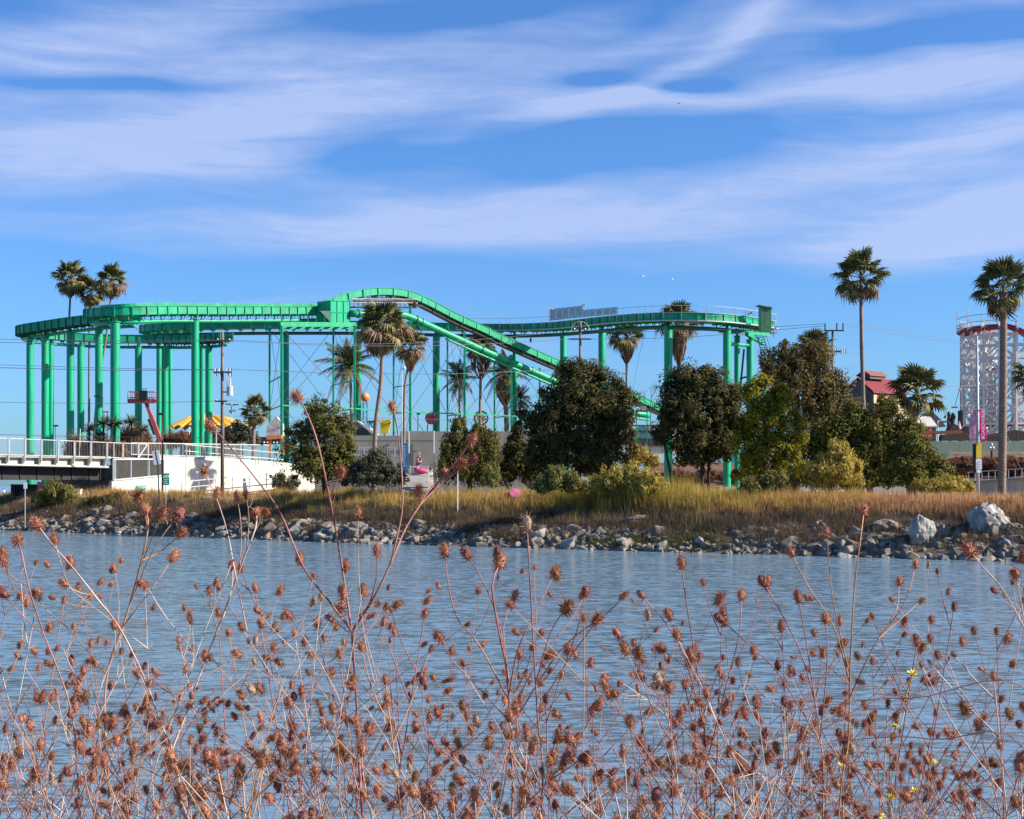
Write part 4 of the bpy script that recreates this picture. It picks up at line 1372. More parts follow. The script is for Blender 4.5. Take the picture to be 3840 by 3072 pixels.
for px in posts:
    bar("railing_post", bridge, BP(px, topy(px), .28), BP(px, botY(px) + (28 if px < 400 else 6), .28), .17, M['steel'], .10)
    if px < 400: bar("bracket", bridge, BP(px, botY(px) + 6, .10), BP(px, botY(px) + 36, .0), .55, M['concrete_dk'], .16)
for i in range(len(posts) - 1):
    a, b_ = posts[i] + 6, posts[i + 1] - 3
    for f in (topy, botY):
        bar("frame_rail", bridge, BP(a, f(a) + 3, .22), BP(b_, f(b_) + 3, .22), .10, M['steel'], .07)
    bar("frame_stile", bridge, BP(a, topy(a) + 3, .22), BP(a, botY(a), .22), .09, M['steel'], .05)
    mid = MB()
    for k in range(1, 9):
        x_ = a + (b_ - a) * k / 9; mid.beam(BP(x_, topy(x_) + 4, .2), BP(x_, botY(x_), .2), .012)
    mid.build("wire_infill", M['steel'], bridge, kind="stuff")
bar("frame_brace", bridge, BP(512, 1716, .24), BP(546, 1666, .24), .12, M['steel'])
for k in (80, 190, 290):
    pier = MB()
# dark screened cage under the deck end
cage = thing("fence", "dark screened fence panels framed in pale steel under the bridge end", "fence", P(510, 1800, bl(510)))
xs_ = [415, 423, 482, 547, 604]
lowy = lambda x: float(np.interp(x, [412, 605], [1801, 1783]))
for x_ in (415, 422, 481, 548, 604):
    bar("fence_post", cage, BP(x_, 1722, .35), BP(x_, lowy(x_), .35), .14, M['steel'])
bar("fence_rail", cage, BP(415, 1723, .35), BP(604, 1722, .35), .14, M['steel']); bar("fence_rail", cage, BP(415, lowy(415), .35), BP(604, lowy(604), .35), .14, M['steel'])
M['screen'] = mat('dark_screen_mesh', (.03, .03, .03), .85, .3, 2)
for a, b_ in ((424, 479), (484, 545), (551, 601)):
    mb = MB(); mb.prism([BP(a, 1726, .30), BP(b_, 1726, .30), BP(b_, lowy(b_) - 3, .30), BP(a, lowy(a) - 3, .30)], -BN * .03); mb.build("screen_panel", M['screen'], cage)
# concrete ramp walls
ramp = thing("retaining_wall", "long pale concrete ramp wall rising to the bridge end", "retaining wall", P(760, 1855, bl(760)))
def wall_panel(a, b_, t0, t1, out=.0, thick=.4, name="wall_panel", m=None, bot=3.0):
    q0, q1 = BP(a, t0, out), BP(b_, t1, out)
    mb = MB(); mb.prism([Vector((q0.x, q0.y, bot)), Vector((q1.x, q1.y, bot)), q1, q0], -BN * thick); return mb.build(name, m or M['concrete'], ramp)
wall_panel(411, 606, 1804, 1786, .30, bot=2.6)
for a, b_, t0, t1 in ((606, 688, 1714, 1720), (689.5, 830, 1720, 1731), (831.5, 972, 1731, 1745), (973.5, 1130, 1745, 1763)):
    wall_panel(a, b_, t0, t1, .28)
for a, b_, t0, t1 in ((600, 830, 1711, 1716), (830, 1040, 1716, 1730), (1040, 1130, 1730, 1742)):
    q0, q1 = BP(a, t0, -.3), BP(b_, t1, -.3); mb = MB(); mb.prism([q0, q1, q1 - Vector((0, 0, .8)), q0 - Vector((0, 0, .8))], -BN * .3); mb.build("upper_kerb", M['concrete'], ramp)
low0, low1 = BP(985, 1792, 3.2), BP(1110, 1772, 3.2)
mb = MB(); mb.prism([Vector((low0.x, low0.y, 3.0)), Vector((low1.x, low1.y, 3.0)), low1, low0], -BN * .3); mb.build("lower_wall", M['concrete'], ramp)
# fences on the ramp
f1 = thing("fence", "grey baluster fence running along the ramp top behind the utility pole", "fence", BP(800, 1705, -2.5))
for i in range(9):
    x_ = 556 + i * 64; bar("fence_post", f1, BP(x_, np.interp(x_, [556, 1070], [1660, 1668]), -2.4), BP(x_, np.interp(x_, [556, 1070], [1706, 1722]), -2.4), .09, M['steel'])
bar("fence_rail", f1, BP(556, 1660, -2.4), BP(1070, 1668, -2.4), .10, M['steel']); bar("fence_rail", f1, BP(556, 1703, -2.4), BP(1070, 1718, -2.4), .09, M['steel'])
for i in range(84):
    x_ = 558 + i * 6.1; bar("baluster", f1, BP(x_, np.interp(x_, [556, 1070], [1661, 1669]), -2.4), BP(x_, np.interp(x_, [556, 1070], [1704, 1719]), -2.4), .035, M['steel'])
f2 = thing("fence", "front handrail slanting down the ramp top in front of the baluster fence", "fence", BP(800, 1710, 0))
for k in range(6):
    x_ = 696 + k * 68; bar("fence_post", f2, BP(x_, np.interp(x_, [690, 1060], [1667, 1700]), .1), BP(x_, np.interp(x_, [690, 1060], [1719, 1752]), .1), .10, M['steel'])
bar("fence_rail", f2, BP(690, 1667, .1), BP(1060, 1700, .1), .08, M['steel']); bar("fence_rail", f2, BP(690, 1691, .1), BP(1060, 1724, .1), .07, M['steel'])
f3 = thing("fence", "low two bar handrail climbing across the white ramp wall", "fence", BP(800, 1830, 2.5))
hy = lambda x: float(np.interp(x, [600, 1075], [1809, 1765]))
for k in range(8):
    x_ = 612 + k * 64; bar("fence_post", f3, BP(x_, hy(x_), 2.6), BP(x_, hy(x_) + 52, 2.6), .09, M['steel'])
for dy in (0, 22): bar("fence_rail", f3, BP(470, hy(600) + 11 + dy, 2.6), BP(1075, hy(1075) + dy, 2.6), .08, M['steel'])
ring = MB(); ring.tube([BP(404 + 7 * math.cos(a), 1855 + 9 * math.sin(a), 2) for a in np.linspace(0, 6.283, 13)], .05, 5)
tag(ring.build("bike_rack", M['steel']), "small white hoop at the ramp wall's left corner", "rack")

# signs
M['sign_green'] = mat('green_sign', (.005, .28, .20), .5, 0)
def sign_post(name, label, px, Y, top, bot, w=.08, m='steel', cat="sign", lean=0):
    b0 = P(px, bot, Y); b0.z = min(b0.z, ground_z(b0.x, b0.y)); t = thing(name, label, cat, b0)
    bar("sign_post", t, b0, P(px + lean, top, Y), w, M[m]); return t
def plate(t, x0, x1, y0, y1, Y, m, name="sign_plate", skew=0, thick=.04):
    mb = MB(); mb.prism([P(x0, y0, Y), P(x1, y0 + skew, Y), P(x1, y1 + skew, Y), P(x0, y1, Y)], (0, thick, 0)); return mb.build(name, m, t)
s1 = sign_post("bike_route_sign", "tall green bicycle route sign in front of the ramp wall", 622, 118, 1772, 1858, .06)
plate(s1, 611, 635, 1775, 1820, 117.8, M['sign_green'])
for cx_ in (617.5, 628.5): MB().tube([P(cx_ + 4.2 * math.cos(a), 1788 + 4.2 * math.sin(a), 117.72) for a in np.linspace(0, 6.283, 11)], .018, 4).build("bicycle_symbol", M['white'], s1)
fr = MB(); [fr.beam(P(*a, 117.72), P(*b_, 117.72), .025) for a, b_ in (((617.5, 1788), (621, 1781)), ((621, 1781), (627, 1781)), ((627, 1781), (628.5, 1788)), ((621, 1781), (624, 1788)), ((624, 1788), (627, 1781)), ((617.5, 1788), (624, 1788)))]
fr.build("bicycle_symbol", M['white'], s1)
for yy, x0, x1 in ((1798, 614, 632), (1805, 614, 628), (1812, 615, 631)): plate(s1, x0, x1, yy, yy + 2.6, 117.72, M['white'], "lettering_bar", thick=.01)
s2 = thing("bike_route_sign", "small green sign fixed low on the ramp wall", "sign", BP(517, 1834, .4))
mb = MB(); mb.prism([BP(501, 1821, .42), BP(536, 1821, .42), BP(536, 1836, .42), BP(501, 1836, .42)], -BN * .05); mb.build("sign_plate", M['sign_green'], s2)
for cx_ in (511, 519): MB().tube([BP(cx_ + 3 * math.cos(a), 1829 + 3 * math.sin(a), .45) for a in np.linspace(0, 6.283, 9)], .02, 4).build("bicycle_symbol", M['white'], s2)
mb = MB(); mb.beam(BP(524, 1831, .45), BP(531, 1826, .45), .05); mb.build("arrow_symbol", M['white'], s2)
s3 = sign_post("traffic_sign", "white sign seen from behind on a leaning post before the screened fence", 600, 117, 1745, 1850, .09, 'steel_dk', "sign", -8)
q = [P(570, 1692, 116.8), P(596, 1688, 116.8), P(603, 1740, 116.8), P(576, 1744, 116.8)]
mb = MB(); mb.prism(q, (0, .04, 0)); mb.build("sign_plate", M['white'], s3); bar("back_rail", s3, P(582, 1692, 116.7), P(592, 1742, 116.7), .10, M['steel_dk'])
s4 = sign_post("path_sign", "small blank white sign on a short post under the bridge girder", 94, 127, 1810, 1872, .07, 'steel')
plate(s4, 88, 101, 1809, 1833, 126.8, M['white'])
for px, y0, y1, Y, lab in ((301, 1608, 1690, 152, "leaning white stake behind the bridge railing"), (1716, 1765, 1850, 100, "white survey stake at the foot of the pointed bushes"), (427, 1660, 1700, 150, "short white stake behind the end of the bridge railing")):
    b0 = P(px - (8 if y0 < 1650 else 0), y1, Y); g = ground_z(b0.x, b0.y); b0.z = min(b0.z, g)
    o = MB().tube([b0, P(px, y0, Y)], .035, 6).build("marker_stake", M['white']); tag(o, lab, "stake", "white stakes")

# lamps
def lamp(label, px, Y, top, bot, w, m, heads):
    b0 = P(px, bot, Y); b0.z = min(b0.z, ground_z(b0.x, b0.y)); t = thing("street_lamp", label, "street lamp", b0, "lamp posts")
    MB().tube([b0, P(px, top, Y)], [w * .6, w * .4], 8).build("pole", M[m], t, smooth=True)
    for (x, y, kind) in heads:
        c_ = P(x, y, Y)
        if kind == 'globe': MB().ball(c_, .14).build("globe", M['ceramic'], t, smooth=True)
        elif kind == 'cobra':
            MB().tube([P(px, top, Y), c_], .035, 6).build("arm", M[m], t)
            mb = MB(); mb.box(c_, (.75, .28, .14)); mb.build("lamp_head", M['steel_dk'], t)
        elif kind == 'flood':
            mb = MB(); mb.tube([c_ + Vector((-.1, 0, .05)), c_ + Vector((.15, -.1, -.1))], [.12, .26], 10); mb.build("floodlight", M['ceramic'], t)
        else:
            mb = MB(); mb.box(c_, (.5, .3, .2)); mb.build("lamp_head", M['black'], t)
    return t
lamp("white lamp post with a small globe before the concrete wall", 1507, 122, 1372, 1745, .085, 'steel', [(1516, 1380, 'globe')])
lamp("black lamp post by the bridge end, in front of the paired green columns", 609, 136, 1552, 1740, .16, 'black', [(603, 1553, 'box')])
lamp("double armed light pole with floodlights, right of the pole with transformer", 868, 196, 1522, 1640, .14, 'steel', [(856, 1516, 'cobra'), (884, 1518, 'cobra'), (862, 1542, 'flood'), (876, 1541, 'flood')])
lamp("small grey lamp standing behind the concrete wall beside the thick column", 1567, 200, 1552, 1700, .16, 'steel', [(1569, 1552, 'box')])
lamp("thin dark lamp among the green columns on the left, above the yuccas", 385, 180, 1490, 1600, .1, 'steel_dk', [(363, 1486, 'cobra')])
lamp("short street lamp peeking over the yuccas", 404, 182, 1545, 1600, .1, 'steel_dk', [(396, 1545, 'cobra')])
lamp("tall floodlight pole left of the white roller coaster", 3604, 176, 1434, 1600, .16, 'steel_dk', [(3598, 1460, 'flood'), (3580, 1528, 'cobra')])
lamp("grey lamp post with a side arm right of the short thick palm", 3517, 135, 1578, 1720, .13, 'steel', [(3545, 1582, 'cobra')])
lamp("slim signal post seen through the bridge railing between the first columns", 208, 176, 1600, 1700, .1, 'steel_dk', [(210, 1597, 'box')])
for px, lab in ((3718, "white globed lantern left of the tallest palm's trunk"), (3748, "white globed lantern half hidden by the tallest palm's trunk")):
    b0 = P(px, 1790, 112); t = thing("lantern_post", lab, "lantern", (b0.x, b0.y, ground_z(b0.x, b0.y)), "lantern posts")
    bar("pole", t, (b0.x, b0.y, ground_z(b0.x, b0.y)), P(px, 1690, 112), .13, M['black'])
    for dx, y in ((0, 1668), (-6, 1680), (6, 1680)): MB().ball(P(px + dx, y, 112), .12).build("globe", M['ceramic'], t, smooth=True)
    bar("arm", t, P(px - 6, 1684, 112), P(px + 6, 1684, 112), .07, M['black'])

# banner pole
M['banner_pink'] = mat('pink_banner_cloth', (.85, .09, .33), .8, .1, 3, transl=.6)
M['banner_pale'] = mat('pale_pink_banner_cloth', (.80, .70, .74), .8, c2=(.80, .30, .48), scale=2.2, transl=.6)
M['sign_yellow'] = mat('yellow_sign', (.80, .52, .02), .5, .05, 2)
Yb = 89.0
b0 = P(3667, 1850, Yb)
t = thing("banner_pole", "grey pole with two pink banners over a yellow and a white sign", "banner pole", (b0.x, b0.y, ground_z(b0.x, b0.y)))
MB().tube([(b0.x, b0.y, ground_z(b0.x, b0.y) - .2), P(3667, 1640, Yb), P(3664, 1262, Yb)], [.11, .10, .06], 10).build("pole", M['steel'], t, smooth=True)
def banner(name, x0, x1, y0, y1, m, bow):
    mb = MB(); n = 8; vs = []
    for i in range(n + 1):
        f = i / n; y = y0 + (y1 - y0) * f; dx = bow * math.sin(f * 2.2) * f
        for x in (x0, x1): vs.append(P(x + dx, y + (4 if x == x0 else 0), Yb - .12) + Vector((0, .18 * math.sin(f * 4 + (x == x1)), 0)))
    for v in list(vs): vs.append(v + Vector((0, .02, 0)))
    k = 2 * (n + 1)
    mb.add(vs, [(2 * i, 2 * i + 1, 2 * i + 3, 2 * i + 2) for i in range(n)] + [(k + 2 * i, k + 2 * i + 2, k + 2 * i + 3, k + 2 * i + 1) for i in range(n)])
    return mb.build(name, m, t, smooth=True)
bn1 = banner("banner", 3642, 3664, 1535, 1652, M['banner_pale'], -9); bn1["label"] = "pale banner fading to pink at its foot"
bn2 = banner("banner", 3670, 3692, 1533, 1654, M['banner_pink'], 9); bn2["label"] = "pink banner with vertical lettering"
for y, x0, x1 in ((1535, 3641, 3693), (1654, 3632, 3702)): bar("banner_arm", t, P(x0, y, Yb - .05), P(x1, y, Yb - .05), .05, M['steel'])
tx = bpy.data.curves.new("lettering", 'FONT'); tx.body = "BOARDWALK"; tx.size = .30; tx.align_x = 'CENTER'; tx.align_y = 'CENTER'; tx.extrude = .004
tx.materials.append(M['banner_pale2'] if 'banner_pale2' in M else M['white'])
o = link("lettering_curve", tx, None); dgm = bpy.context.evaluated_depsgraph_get(); lme = bpy.data.meshes.new_from_object(o.evaluated_get(dgm)); bpy.data.objects.remove(o); o = link("lettering", lme, bn2); o["kind"] = "stuff"; o.matrix_basis = Matrix.Translation(P(3687, 1592, Yb - .42) - wl(bn2)) @ Euler((R(90), 0, 0)).to_matrix().to_4x4() @ Euler((0, 0, R(90))).to_matrix().to_4x4()
plate(t, 3661, 3681, 1662, 1717, Yb - .18, M['sign_yellow'], "sign_plate")
plate(t, 3660, 3682, 1721, 1760, Yb - .18, M['white'], "sign_plate"); plate(t, 3663, 3680, 1762, 1773, Yb - .18, M['white'], "sign_plate")
plate(t, 3653, 3660, 1664, 1772, Yb + .1, M['steel_dk'], "control_cabinet", thick=.3)
for yy in (1732, 1742, 1752): plate(t, 3665, 3677, yy, yy + 3, Yb - .21, M['steel'], "lettering_bar", thick=.01)

# ------------------------------------------------------------------ right side walls, fences
M['wall_green'] = mat('faded_green_wall', (.20, .27, .22), .85, .16, .8, stretch=(2, 2, .5))
o = MB().prism([P(3480, 1655, 118), P(3960, 1655, 118), P(3960, 1850, 118), P(3480, 1850, 118)], (0, .3, 0)).build("boundary_wall", M['wall_green']); tag(o, "faded green boundary wall below the roller coaster", "wall")
M['mulch'] = mat('red_brown_mulch', (.06, .024, .017), .95, c2=(.17, .07, .045), scale=2.5, bump=.5)
def slope(name, label, x0, x1, Y0, Y1, y0, y1, m):
    o = MB().add([P(x0, y1, Y0), P(x1, y1, Y0), P(x1, y0, Y1), P(x0, y0, Y1), P(x0, y1, Y1) , P(x1, y1, Y1)], [(0, 1, 2, 3), (0, 3, 4), (1, 5, 2), (3, 2, 5, 4), (0, 4, 5, 1)]).build(name, m)
    tag(o, label, None, None, "structure")
slope("mulch_slope", "red brown mulched slope above the white low wall", 3480, 3960, 106, 112, 1722, 1800, M['mulch'])
slope("mulch_slope", "red brown slope seen between the tree trunks", 2440, 2900, 182, 214, 1735, 1836, M['mulch'])
for lab, px_, Y_, spec_ in (("low red brown ground cover right of the banner pole", 3745, 108, [(3720, 1752, 40, 16), (3770, 1760, 46, 18), (3830, 1750, 50, 18)]), ("low red brown ground cover left of the banner pole", 3600, 108, [(3590, 1758, 46, 18), (3540, 1750, 40, 16), (3640, 1770, 36, 16)]),
                            ("low red brown ground cover further up behind the tallest palm", 3800, 110, [(3800, 1732, 60, 10), (3700, 1734, 60, 10), (3600, 1734, 60, 10)])):
    bush("shrub", lab, "shrub", Y_, spec_, 4200, .10, M['mulch_leaf'], clump=.4, aspect=2.5, fill=.6, depth=1.6, group="ground cover on the slopes")
for lab, Y_, spec_ in (("rusty ground cover behind the two thin trunks", 190, [(2590, 1795, 60, 16), (2520, 1780, 50, 14), (2660, 1785, 56, 16)]), ("rusty ground cover right of the column with the plinth", 188, [(2790, 1790, 50, 16), (2840, 1775, 40, 14)])):
    bush("shrub", lab, "shrub", Y_, spec_, 3600, .16, M['mulch_leaf'], clump=.6, aspect=2.5, fill=.6, depth=1.2, group="ground cover on the slopes")


def rail_fence(label, x0, x1, Y, ys, post_y, n, m, w=.16):
    g = P((x0 + x1) / 2, post_y, Y); t = thing("rail_fence", label, "fence", g)
    for i in range(n):
        x = x0 + (x1 - x0) * (i + .35) / n; bar("fence_post", t, P(x, ys[0] - 4, Y), P(x, post_y, Y), w * 1.3, m)
    for y in ys: bar("fence_rail", t, P(x0, y, Y - .12), P(x1, y, Y - .12), .10, m, w)
rail_fence("two bar tan timber fence in front of the green boundary wall", 3560, 3960, 113, (1699, 1712), 1728, 5, M['wood_tan'], .2)
rail_fence("long pale rail fence high on the red brown slope between the trunks", 2440, 2900, 206, (1752, 1758), 1776, 5, M['wood_tan'], .15)
rail_fence("pale rail fence halfway down the slope between the trunks", 2460, 2890, 195, (1790,), 1806, 5, M['wood_tan'], .16)
rail_fence("pale rail fence at the bottom of the slope between the trunks", 2520, 2890, 184, (1824,), 1838, 4, M['wood_tan'], .16)
lw = thing("retaining_wall", "low cream concrete wall at the foot of the tallest palm", "retaining wall", P(3740, 1850, 97))
mb = MB(); mb.prism([P(3560, 1870, 105), P(3960, 1870, 100), P(3960, 1783, 100), P(3625, 1808, 104.2), P(3560, 1822, 105)], (0, .4, 0)); mb.build("wall_panel", M['concrete'], lw)
mb = MB(); mb.prism([P(3620, 1812, 104), P(3960, 1787, 99.8), P(3960, 1781, 99.8), P(3620, 1806, 104)], (0, .6, 0)); mb.build("wall_cap", M['concrete_dk'], lw)
lf = thing("fence", "thin metal railing on top of the cream concrete wall", "fence", P(3740, 1800, 97))
for i in range(14):
    x = 3632 + i * 25; Y = float(np.interp(x, [3620, 3960], [104.3, 100.1])); y = float(np.interp(x, [3620, 3960], [1807, 1782]))
    bar("fence_post", lf, P(x, y, Y), P(x, y - 34, Y), .05, M['steel'])
bar("fence_rail", lf, P(3628, 1772, 104.3), P(3960, 1748, 100.1), .07, M['concrete'])

# ------------------------------------------------------------------ park buildings and props
M['roof_red'] = mat('red_metal_roof', (.17, .016, .022), .75, .12, 1.5)
M['barn_dark'] = mat('dark_barn_boards', (.07, .072, .075), .85, .3, 1.5, stretch=(5, 5, .5))
M['barn_red'] = mat('red_brown_barn_boards', (.22, .075, .05), .85, .3, 2, stretch=(6, 6, .5))
barn = thing("barn", "old barn with a red roof, dark gable and a rooftop ridge vent", "barn", P(3270, 1700, 140))
g0, g1 = P(3170, 1560, 146), P(3274, 1560, 139)       # gable end, facing left of the camera
sd = P(3400, 1560, 149) - g1                            # side wall runs back to the right
def up(p, py): 
    q = p.copy(); q.z = CAMZ - (py - HY) / F * p.y; return q
mid_ = g0.lerp(g1, .5)
mb = MB(); mb.prism([Vector((g0.x, g0.y, 3)), Vector((g1.x, g1.y, 3)), up(g1, 1478), up(mid_, 1424), up(g0, 1470)], sd); mb.build("wall", M['barn_dark'], barn)
side_n = Vector((sd.y, -sd.x, 0)).normalized()
def sw(f0, f1, y0, y1, m, name, out):
    a, b_ = g1 + sd * f0 + side_n * out, g1 + sd * f1 + side_n * out
    mb = MB(); mb.prism([up(a, y0 + 8 * f0), up(b_, y0 + 12 * f1), up(b_, y1 + 6 * f1), up(a, y1 + 6 * f0)], -side_n * .06); return mb.build(name, m, barn)
for i in range(12):
    sw(i / 12 + .006, (i + 1) / 12 - .006, 1480, 1530, M['barn_red'] if i % 4 else M['wood_tan'], "board", .07)
sw(0, .9, 1530, 1560, M['wood_tan'], "lower_wall", .06)
ew = Vector((g1 - mid_)).normalized()
r0, r1, r2 = up(mid_, 1420), up(g1, 1474) + (g1 - mid_) * .12, up(g0, 1466)
back = (g0 - g1).normalized() * -.2
ov = sd.normalized() * -.4
for (a, b_) in ((r0, r1), (r0, r2)):
    mb = MB(); mb.prism([a + ov, b_ + ov, b_ + sd * 1.04, a + sd * 1.04], (0, 0, .14)); mb.build("roof", M['roof_red'], barn)
vb = r0 + sd * .15; vv = MB(); wv = (g1 - mid_) * .42
vv.prism([vb - wv, vb + wv, vb + wv + Vector((0, 0, .35)), vb + Vector((0, 0, .75)), vb - wv + Vector((0, 0, .35))], sd * .45); vv.build("ridge_vent", M['barn_dark'], barn)
for (a, b_) in ((Vector((0, 0, .8)), wv * 1.2 + Vector((0, 0, .3))), (Vector((0, 0, .8)), -wv * 1.2 + Vector((0, 0, .3)))):
    mb = MB(); mb.prism([vb + a + ov, vb + b_ + ov, vb + b_ + sd * .5, vb + a + sd * .5], (0, 0, .1)); mb.build("vent_roof", M['barn_red'], barn)
for k, f in enumerate((.28, .72)):
    a = g0.lerp(g1, f - .11) - sd.normalized() * .05; b_ = g0.lerp(g1, f + .11) - sd.normalized() * .05
    mb = MB(); mb.prism([up(a, 1520), up(b_, 1521), up(b_, 1478), up(a, 1477)], sd.normalized() * .04); wd = mb.build("shutter", M['black'], barn)
    for j in range(5):
        y = 1482 + j * 8; mb = MB(); mb.beam(up(a, y) - sd.normalized() * .02, up(b_, y) - sd.normalized() * .02, .04, .06); mb.build("slat", M['barn_dark'], wd)
mb = MB(); mb.prism([up(g1 + side_n * 1.6, 1544), up(g1 + side_n * .1, 1514), up(g1 + sd * .7 + side_n * .1, 1520), up(g1 + sd * .7 + side_n * 1.6, 1548)], (0, 0, .1)); mb.build("porch_roof", M['concrete'], barn)

M['tin'] = mat('pale_tin_roof', (.55, .49, .45), .6, .12, 2)
M['orange'] = mat('orange_paint', (.75, .20, .06), .6, .1, 2)
kiosk = thing("food_kiosk", "low kiosk with pale sloping roof and orange lettered front behind the short thick palm", "kiosk", P(3440, 1680, 134))
for a, b_ in ((3350, 3440), (3441, 3515)):
    mb = MB(); mb.prism([P(a, 1602, 132), P(b_, 1602, 132), P(b_ - (25 if b_ > 3500 else 0), 1568, 138), P(a, 1562, 138)], (0, 0, .12)); mb.build("roof", M['tin'], kiosk)
mb = MB(); mb.prism([P(3352, 1604, 133), P(3510, 1604, 133), P(3510, 1700, 133), P(3352, 1700, 133)], (0, 3, 0)); mb.build("wall", M['wood_dk'], kiosk)
for (x0, x1, y0, y1) in ((3461, 3494, 1604, 1617), (3456, 3494, 1622, 1640)):
    mb = MB(); mb.prism([P(x0, y0, 132.8), P(x1, y0, 132.8), P(x1, y1, 132.8), P(x0, y1, 132.8)], (0, .1, 0)); mb.build("sign_board", M['orange'], kiosk)
    for k in range(3):
        x = x0 + (x1 - x0) * (k + .2) / 3; plate(kiosk, x, x + 7, y0 + 2, y1 - 2, 132.75, M['banner_pale'], "sign_picture", thick=.02)
o = MB().prism([P(3455, 1618, 130), P(3612, 1614, 130), P(3612, 1624, 130), P(3455, 1626, 130)], (0, 2.5, 0)).build("canopy_roof", M['barn_red']); tag(o, "long thin red brown canopy roof below the roller coaster", "canopy")
o = MB().prism([P(3500, 1600, 175), P(3548, 1600, 175), P(3530, 1575, 175), P(3498, 1545, 175)], (0, 5, 0)).build("shed_roof", M['barn_dark']); tag(o, "dark pitched shed roof behind the kiosk", "shed")
fac = thing("ride_machinery", "dark jumble of ride machinery under the roller coaster's foot", "ride machinery", P(3700, 1660, 150))
for i, (x0, x1, y0, y1) in enumerate([(3530, 3640, 1628, 1652), (3560, 3600, 1596, 1614), (3640, 3700, 1612, 1650), (3700, 3780, 1630, 1654), (3760, 3850, 1618, 1652), (3610, 3660, 1604, 1624)]):
    mb = MB(); mb.prism([P(x0, y1, 150 + i * .7), P(x1, y1, 150 + i * .7), P(x1 - 6, y0, 150 + i * .7), P((x0 + x1) / 2, y0 - 6, 150 + i * .7), P(x0 + 8, y0 + 4, 150 + i * .7)], (0, 1.5, 0)); mb.build("housing", M['wood_dk'], fac)
for i in range(9):
    x = 3520 + i * 36; bar("support", fac, P(x, 1700, 151), P(x + 10, 1630, 151), .2, M['steel_dk'])
tot = thing("carved_post", "dark carved double post with hanging lamps left of the roller coaster", "post", P(3565, 1620, 160))
for x, y0 in ((3558, 1544), (3573, 1548)):
    MB().tube([P(x, 1620, 160), P(x, 1590, 160), P(x + 1, 1565, 160), P(x, y0, 160)], [.26, .22, .25, .14], 8).build("post", M['wood_dk'], tot)
for x in (3546, 3582):
    bar("lamp_arm", tot, P(3565, 1556, 159.8), P(x, 1552, 159.8), .06, M['black']); MB().tube([P(x, 1556, 159.8), P(x, 1568, 159.8)], [.06, .26], 8).build("lamp_shade", M['black'], tot)
o = MB().tube([P(3604, 1600, 170), P(3604, 1570, 170), P(3604, 1542, 170), P(3604, 1538, 170)], [.42, .40, .40, .1], 10).build("folded_umbrella", M['black']); tag(o, "black closed umbrella left of the roller coaster's foot", "umbrella")
o = MB().tube([P(3598, 1612, 165), P(3598, 1578, 165)], [.30, .02], 8).build("closed_parasol", M['banner_pale']); tag(o, "pale closed parasol beside the black closed umbrella", "parasol")

# yellow scalloped tent
M['tent'] = mat('yellow_tent_cloth', (.62, .37, .05), .7, .06, 1.0)
tent = thing("tent", "big yellow scalloped tent roof behind the green columns", "tent", P(790, 1700, 232))
apex = P(770, 1550, 232); n = 18; ring_ = []
cr = P(790, 1610, 232)
vs = [apex]
for i in range(n * 4):
    a = 2 * math.pi * i / (n * 4); sc = abs(math.sin(a * n / 2)); rad = 6.7
    vs.append(Vector((cr.x + rad * math.cos(a), cr.y + rad * math.sin(a) * .9, cr.z - .1 + .62 * sc)))
for i in range(n * 4):
    a = 2 * math.pi * i / (n * 4); sc = abs(math.sin(a * n / 2)); v = vs[1 + i]
    vs.append(apex.lerp(v, .5) + Vector((0, 0, .25 + .20 * sc)))
N4 = n * 4; mb = MB()
mb.add(vs, [(0, 1 + N4 + (i + 1) % N4, 1 + N4 + i) for i in range(N4)][::-1] + [(1 + N4 + i, 1 + N4 + (i + 1) % N4, 1 + (i + 1) % N4, 1 + i) for i in range(N4)]); mb.build("roof", M['tent'], tent)
for k in range(10):
    a = 2 * math.pi * k / 10; q = Vector((cr.x + 7 * math.cos(a), cr.y + 6.2 * math.sin(a), 3.2)); bar("tent_pole", tent, q, (q.x, q.y, cr.z + .2), .14, M['white'])
rd = thing("carousel_base", "dark round ride standing under the yellow tent", "ride", P(790, 1700, 233))
MB().tube([(cr.x, cr.y + 1, 3.2), (cr.x, cr.y + 1, cr.z - .6)], [5.2, 5.2], 20).build("drum", M['steel_dk'], rd)

# boom lift
M['lift_red'] = mat('faded_red_lift', (.42, .08, .09), .6, .2, 2)
Yl = 170
bl_ = thing("boom_lift", "faded red boom lift with its basket raised between the green columns", "boom lift", (P(600, 1700, Yl).x, Yl, 3.3))
bk0, bk1 = P(479, 1510, Yl), P(578, 1510, Yl)
mb = MB(); mb.box((bk0 + bk1) / 2 + Vector((0, .5, 0)), (bk1.x - bk0.x, 1.1, .10)); mb.build("basket_floor", M['lift_red'], bl_)
for y in (0, 1.05):
    for z in (.62, 1.32): bar("basket_rail", bl_, bk0 + Vector((0, y, z)), bk1 + Vector((0, y, z)), .07, M['lift_red'])
    for i in range(7): q = bk0.lerp(bk1, i / 6) + Vector((0, y, 0)); bar("basket_post", bl_, q, q + Vector((0, 0, 1.32)), .06, M['lift_red'])
    mb = MB(); mb.prism([bk0 + Vector((0, y, .05)), bk1 + Vector((0, y, .05)), bk1 + Vector((0, y, .45)), bk0 + Vector((0, y, .45))], (0, .03, 0)); mb.build("toe_board", M['lift_red'], bl_)
mb = MB(); mb.box(P(537, 1482, Yl - .2), (.95, .5, 1.1)); mb.build("control_panel", M['black'], bl_); bar("control_hoop", bl_, P(523, 1460, Yl - .2), P(551, 1458, Yl - .2), .08, M['black'])
bar("boom", bl_, P(546, 1505, Yl + .6), P(596, 1640, Yl + .6), .42, M['lift_red'], .4); bar("boom_outer", bl_, P(566, 1558, Yl + .6), P(606, 1668, Yl + .6), .55, M['lift_red'], .5)
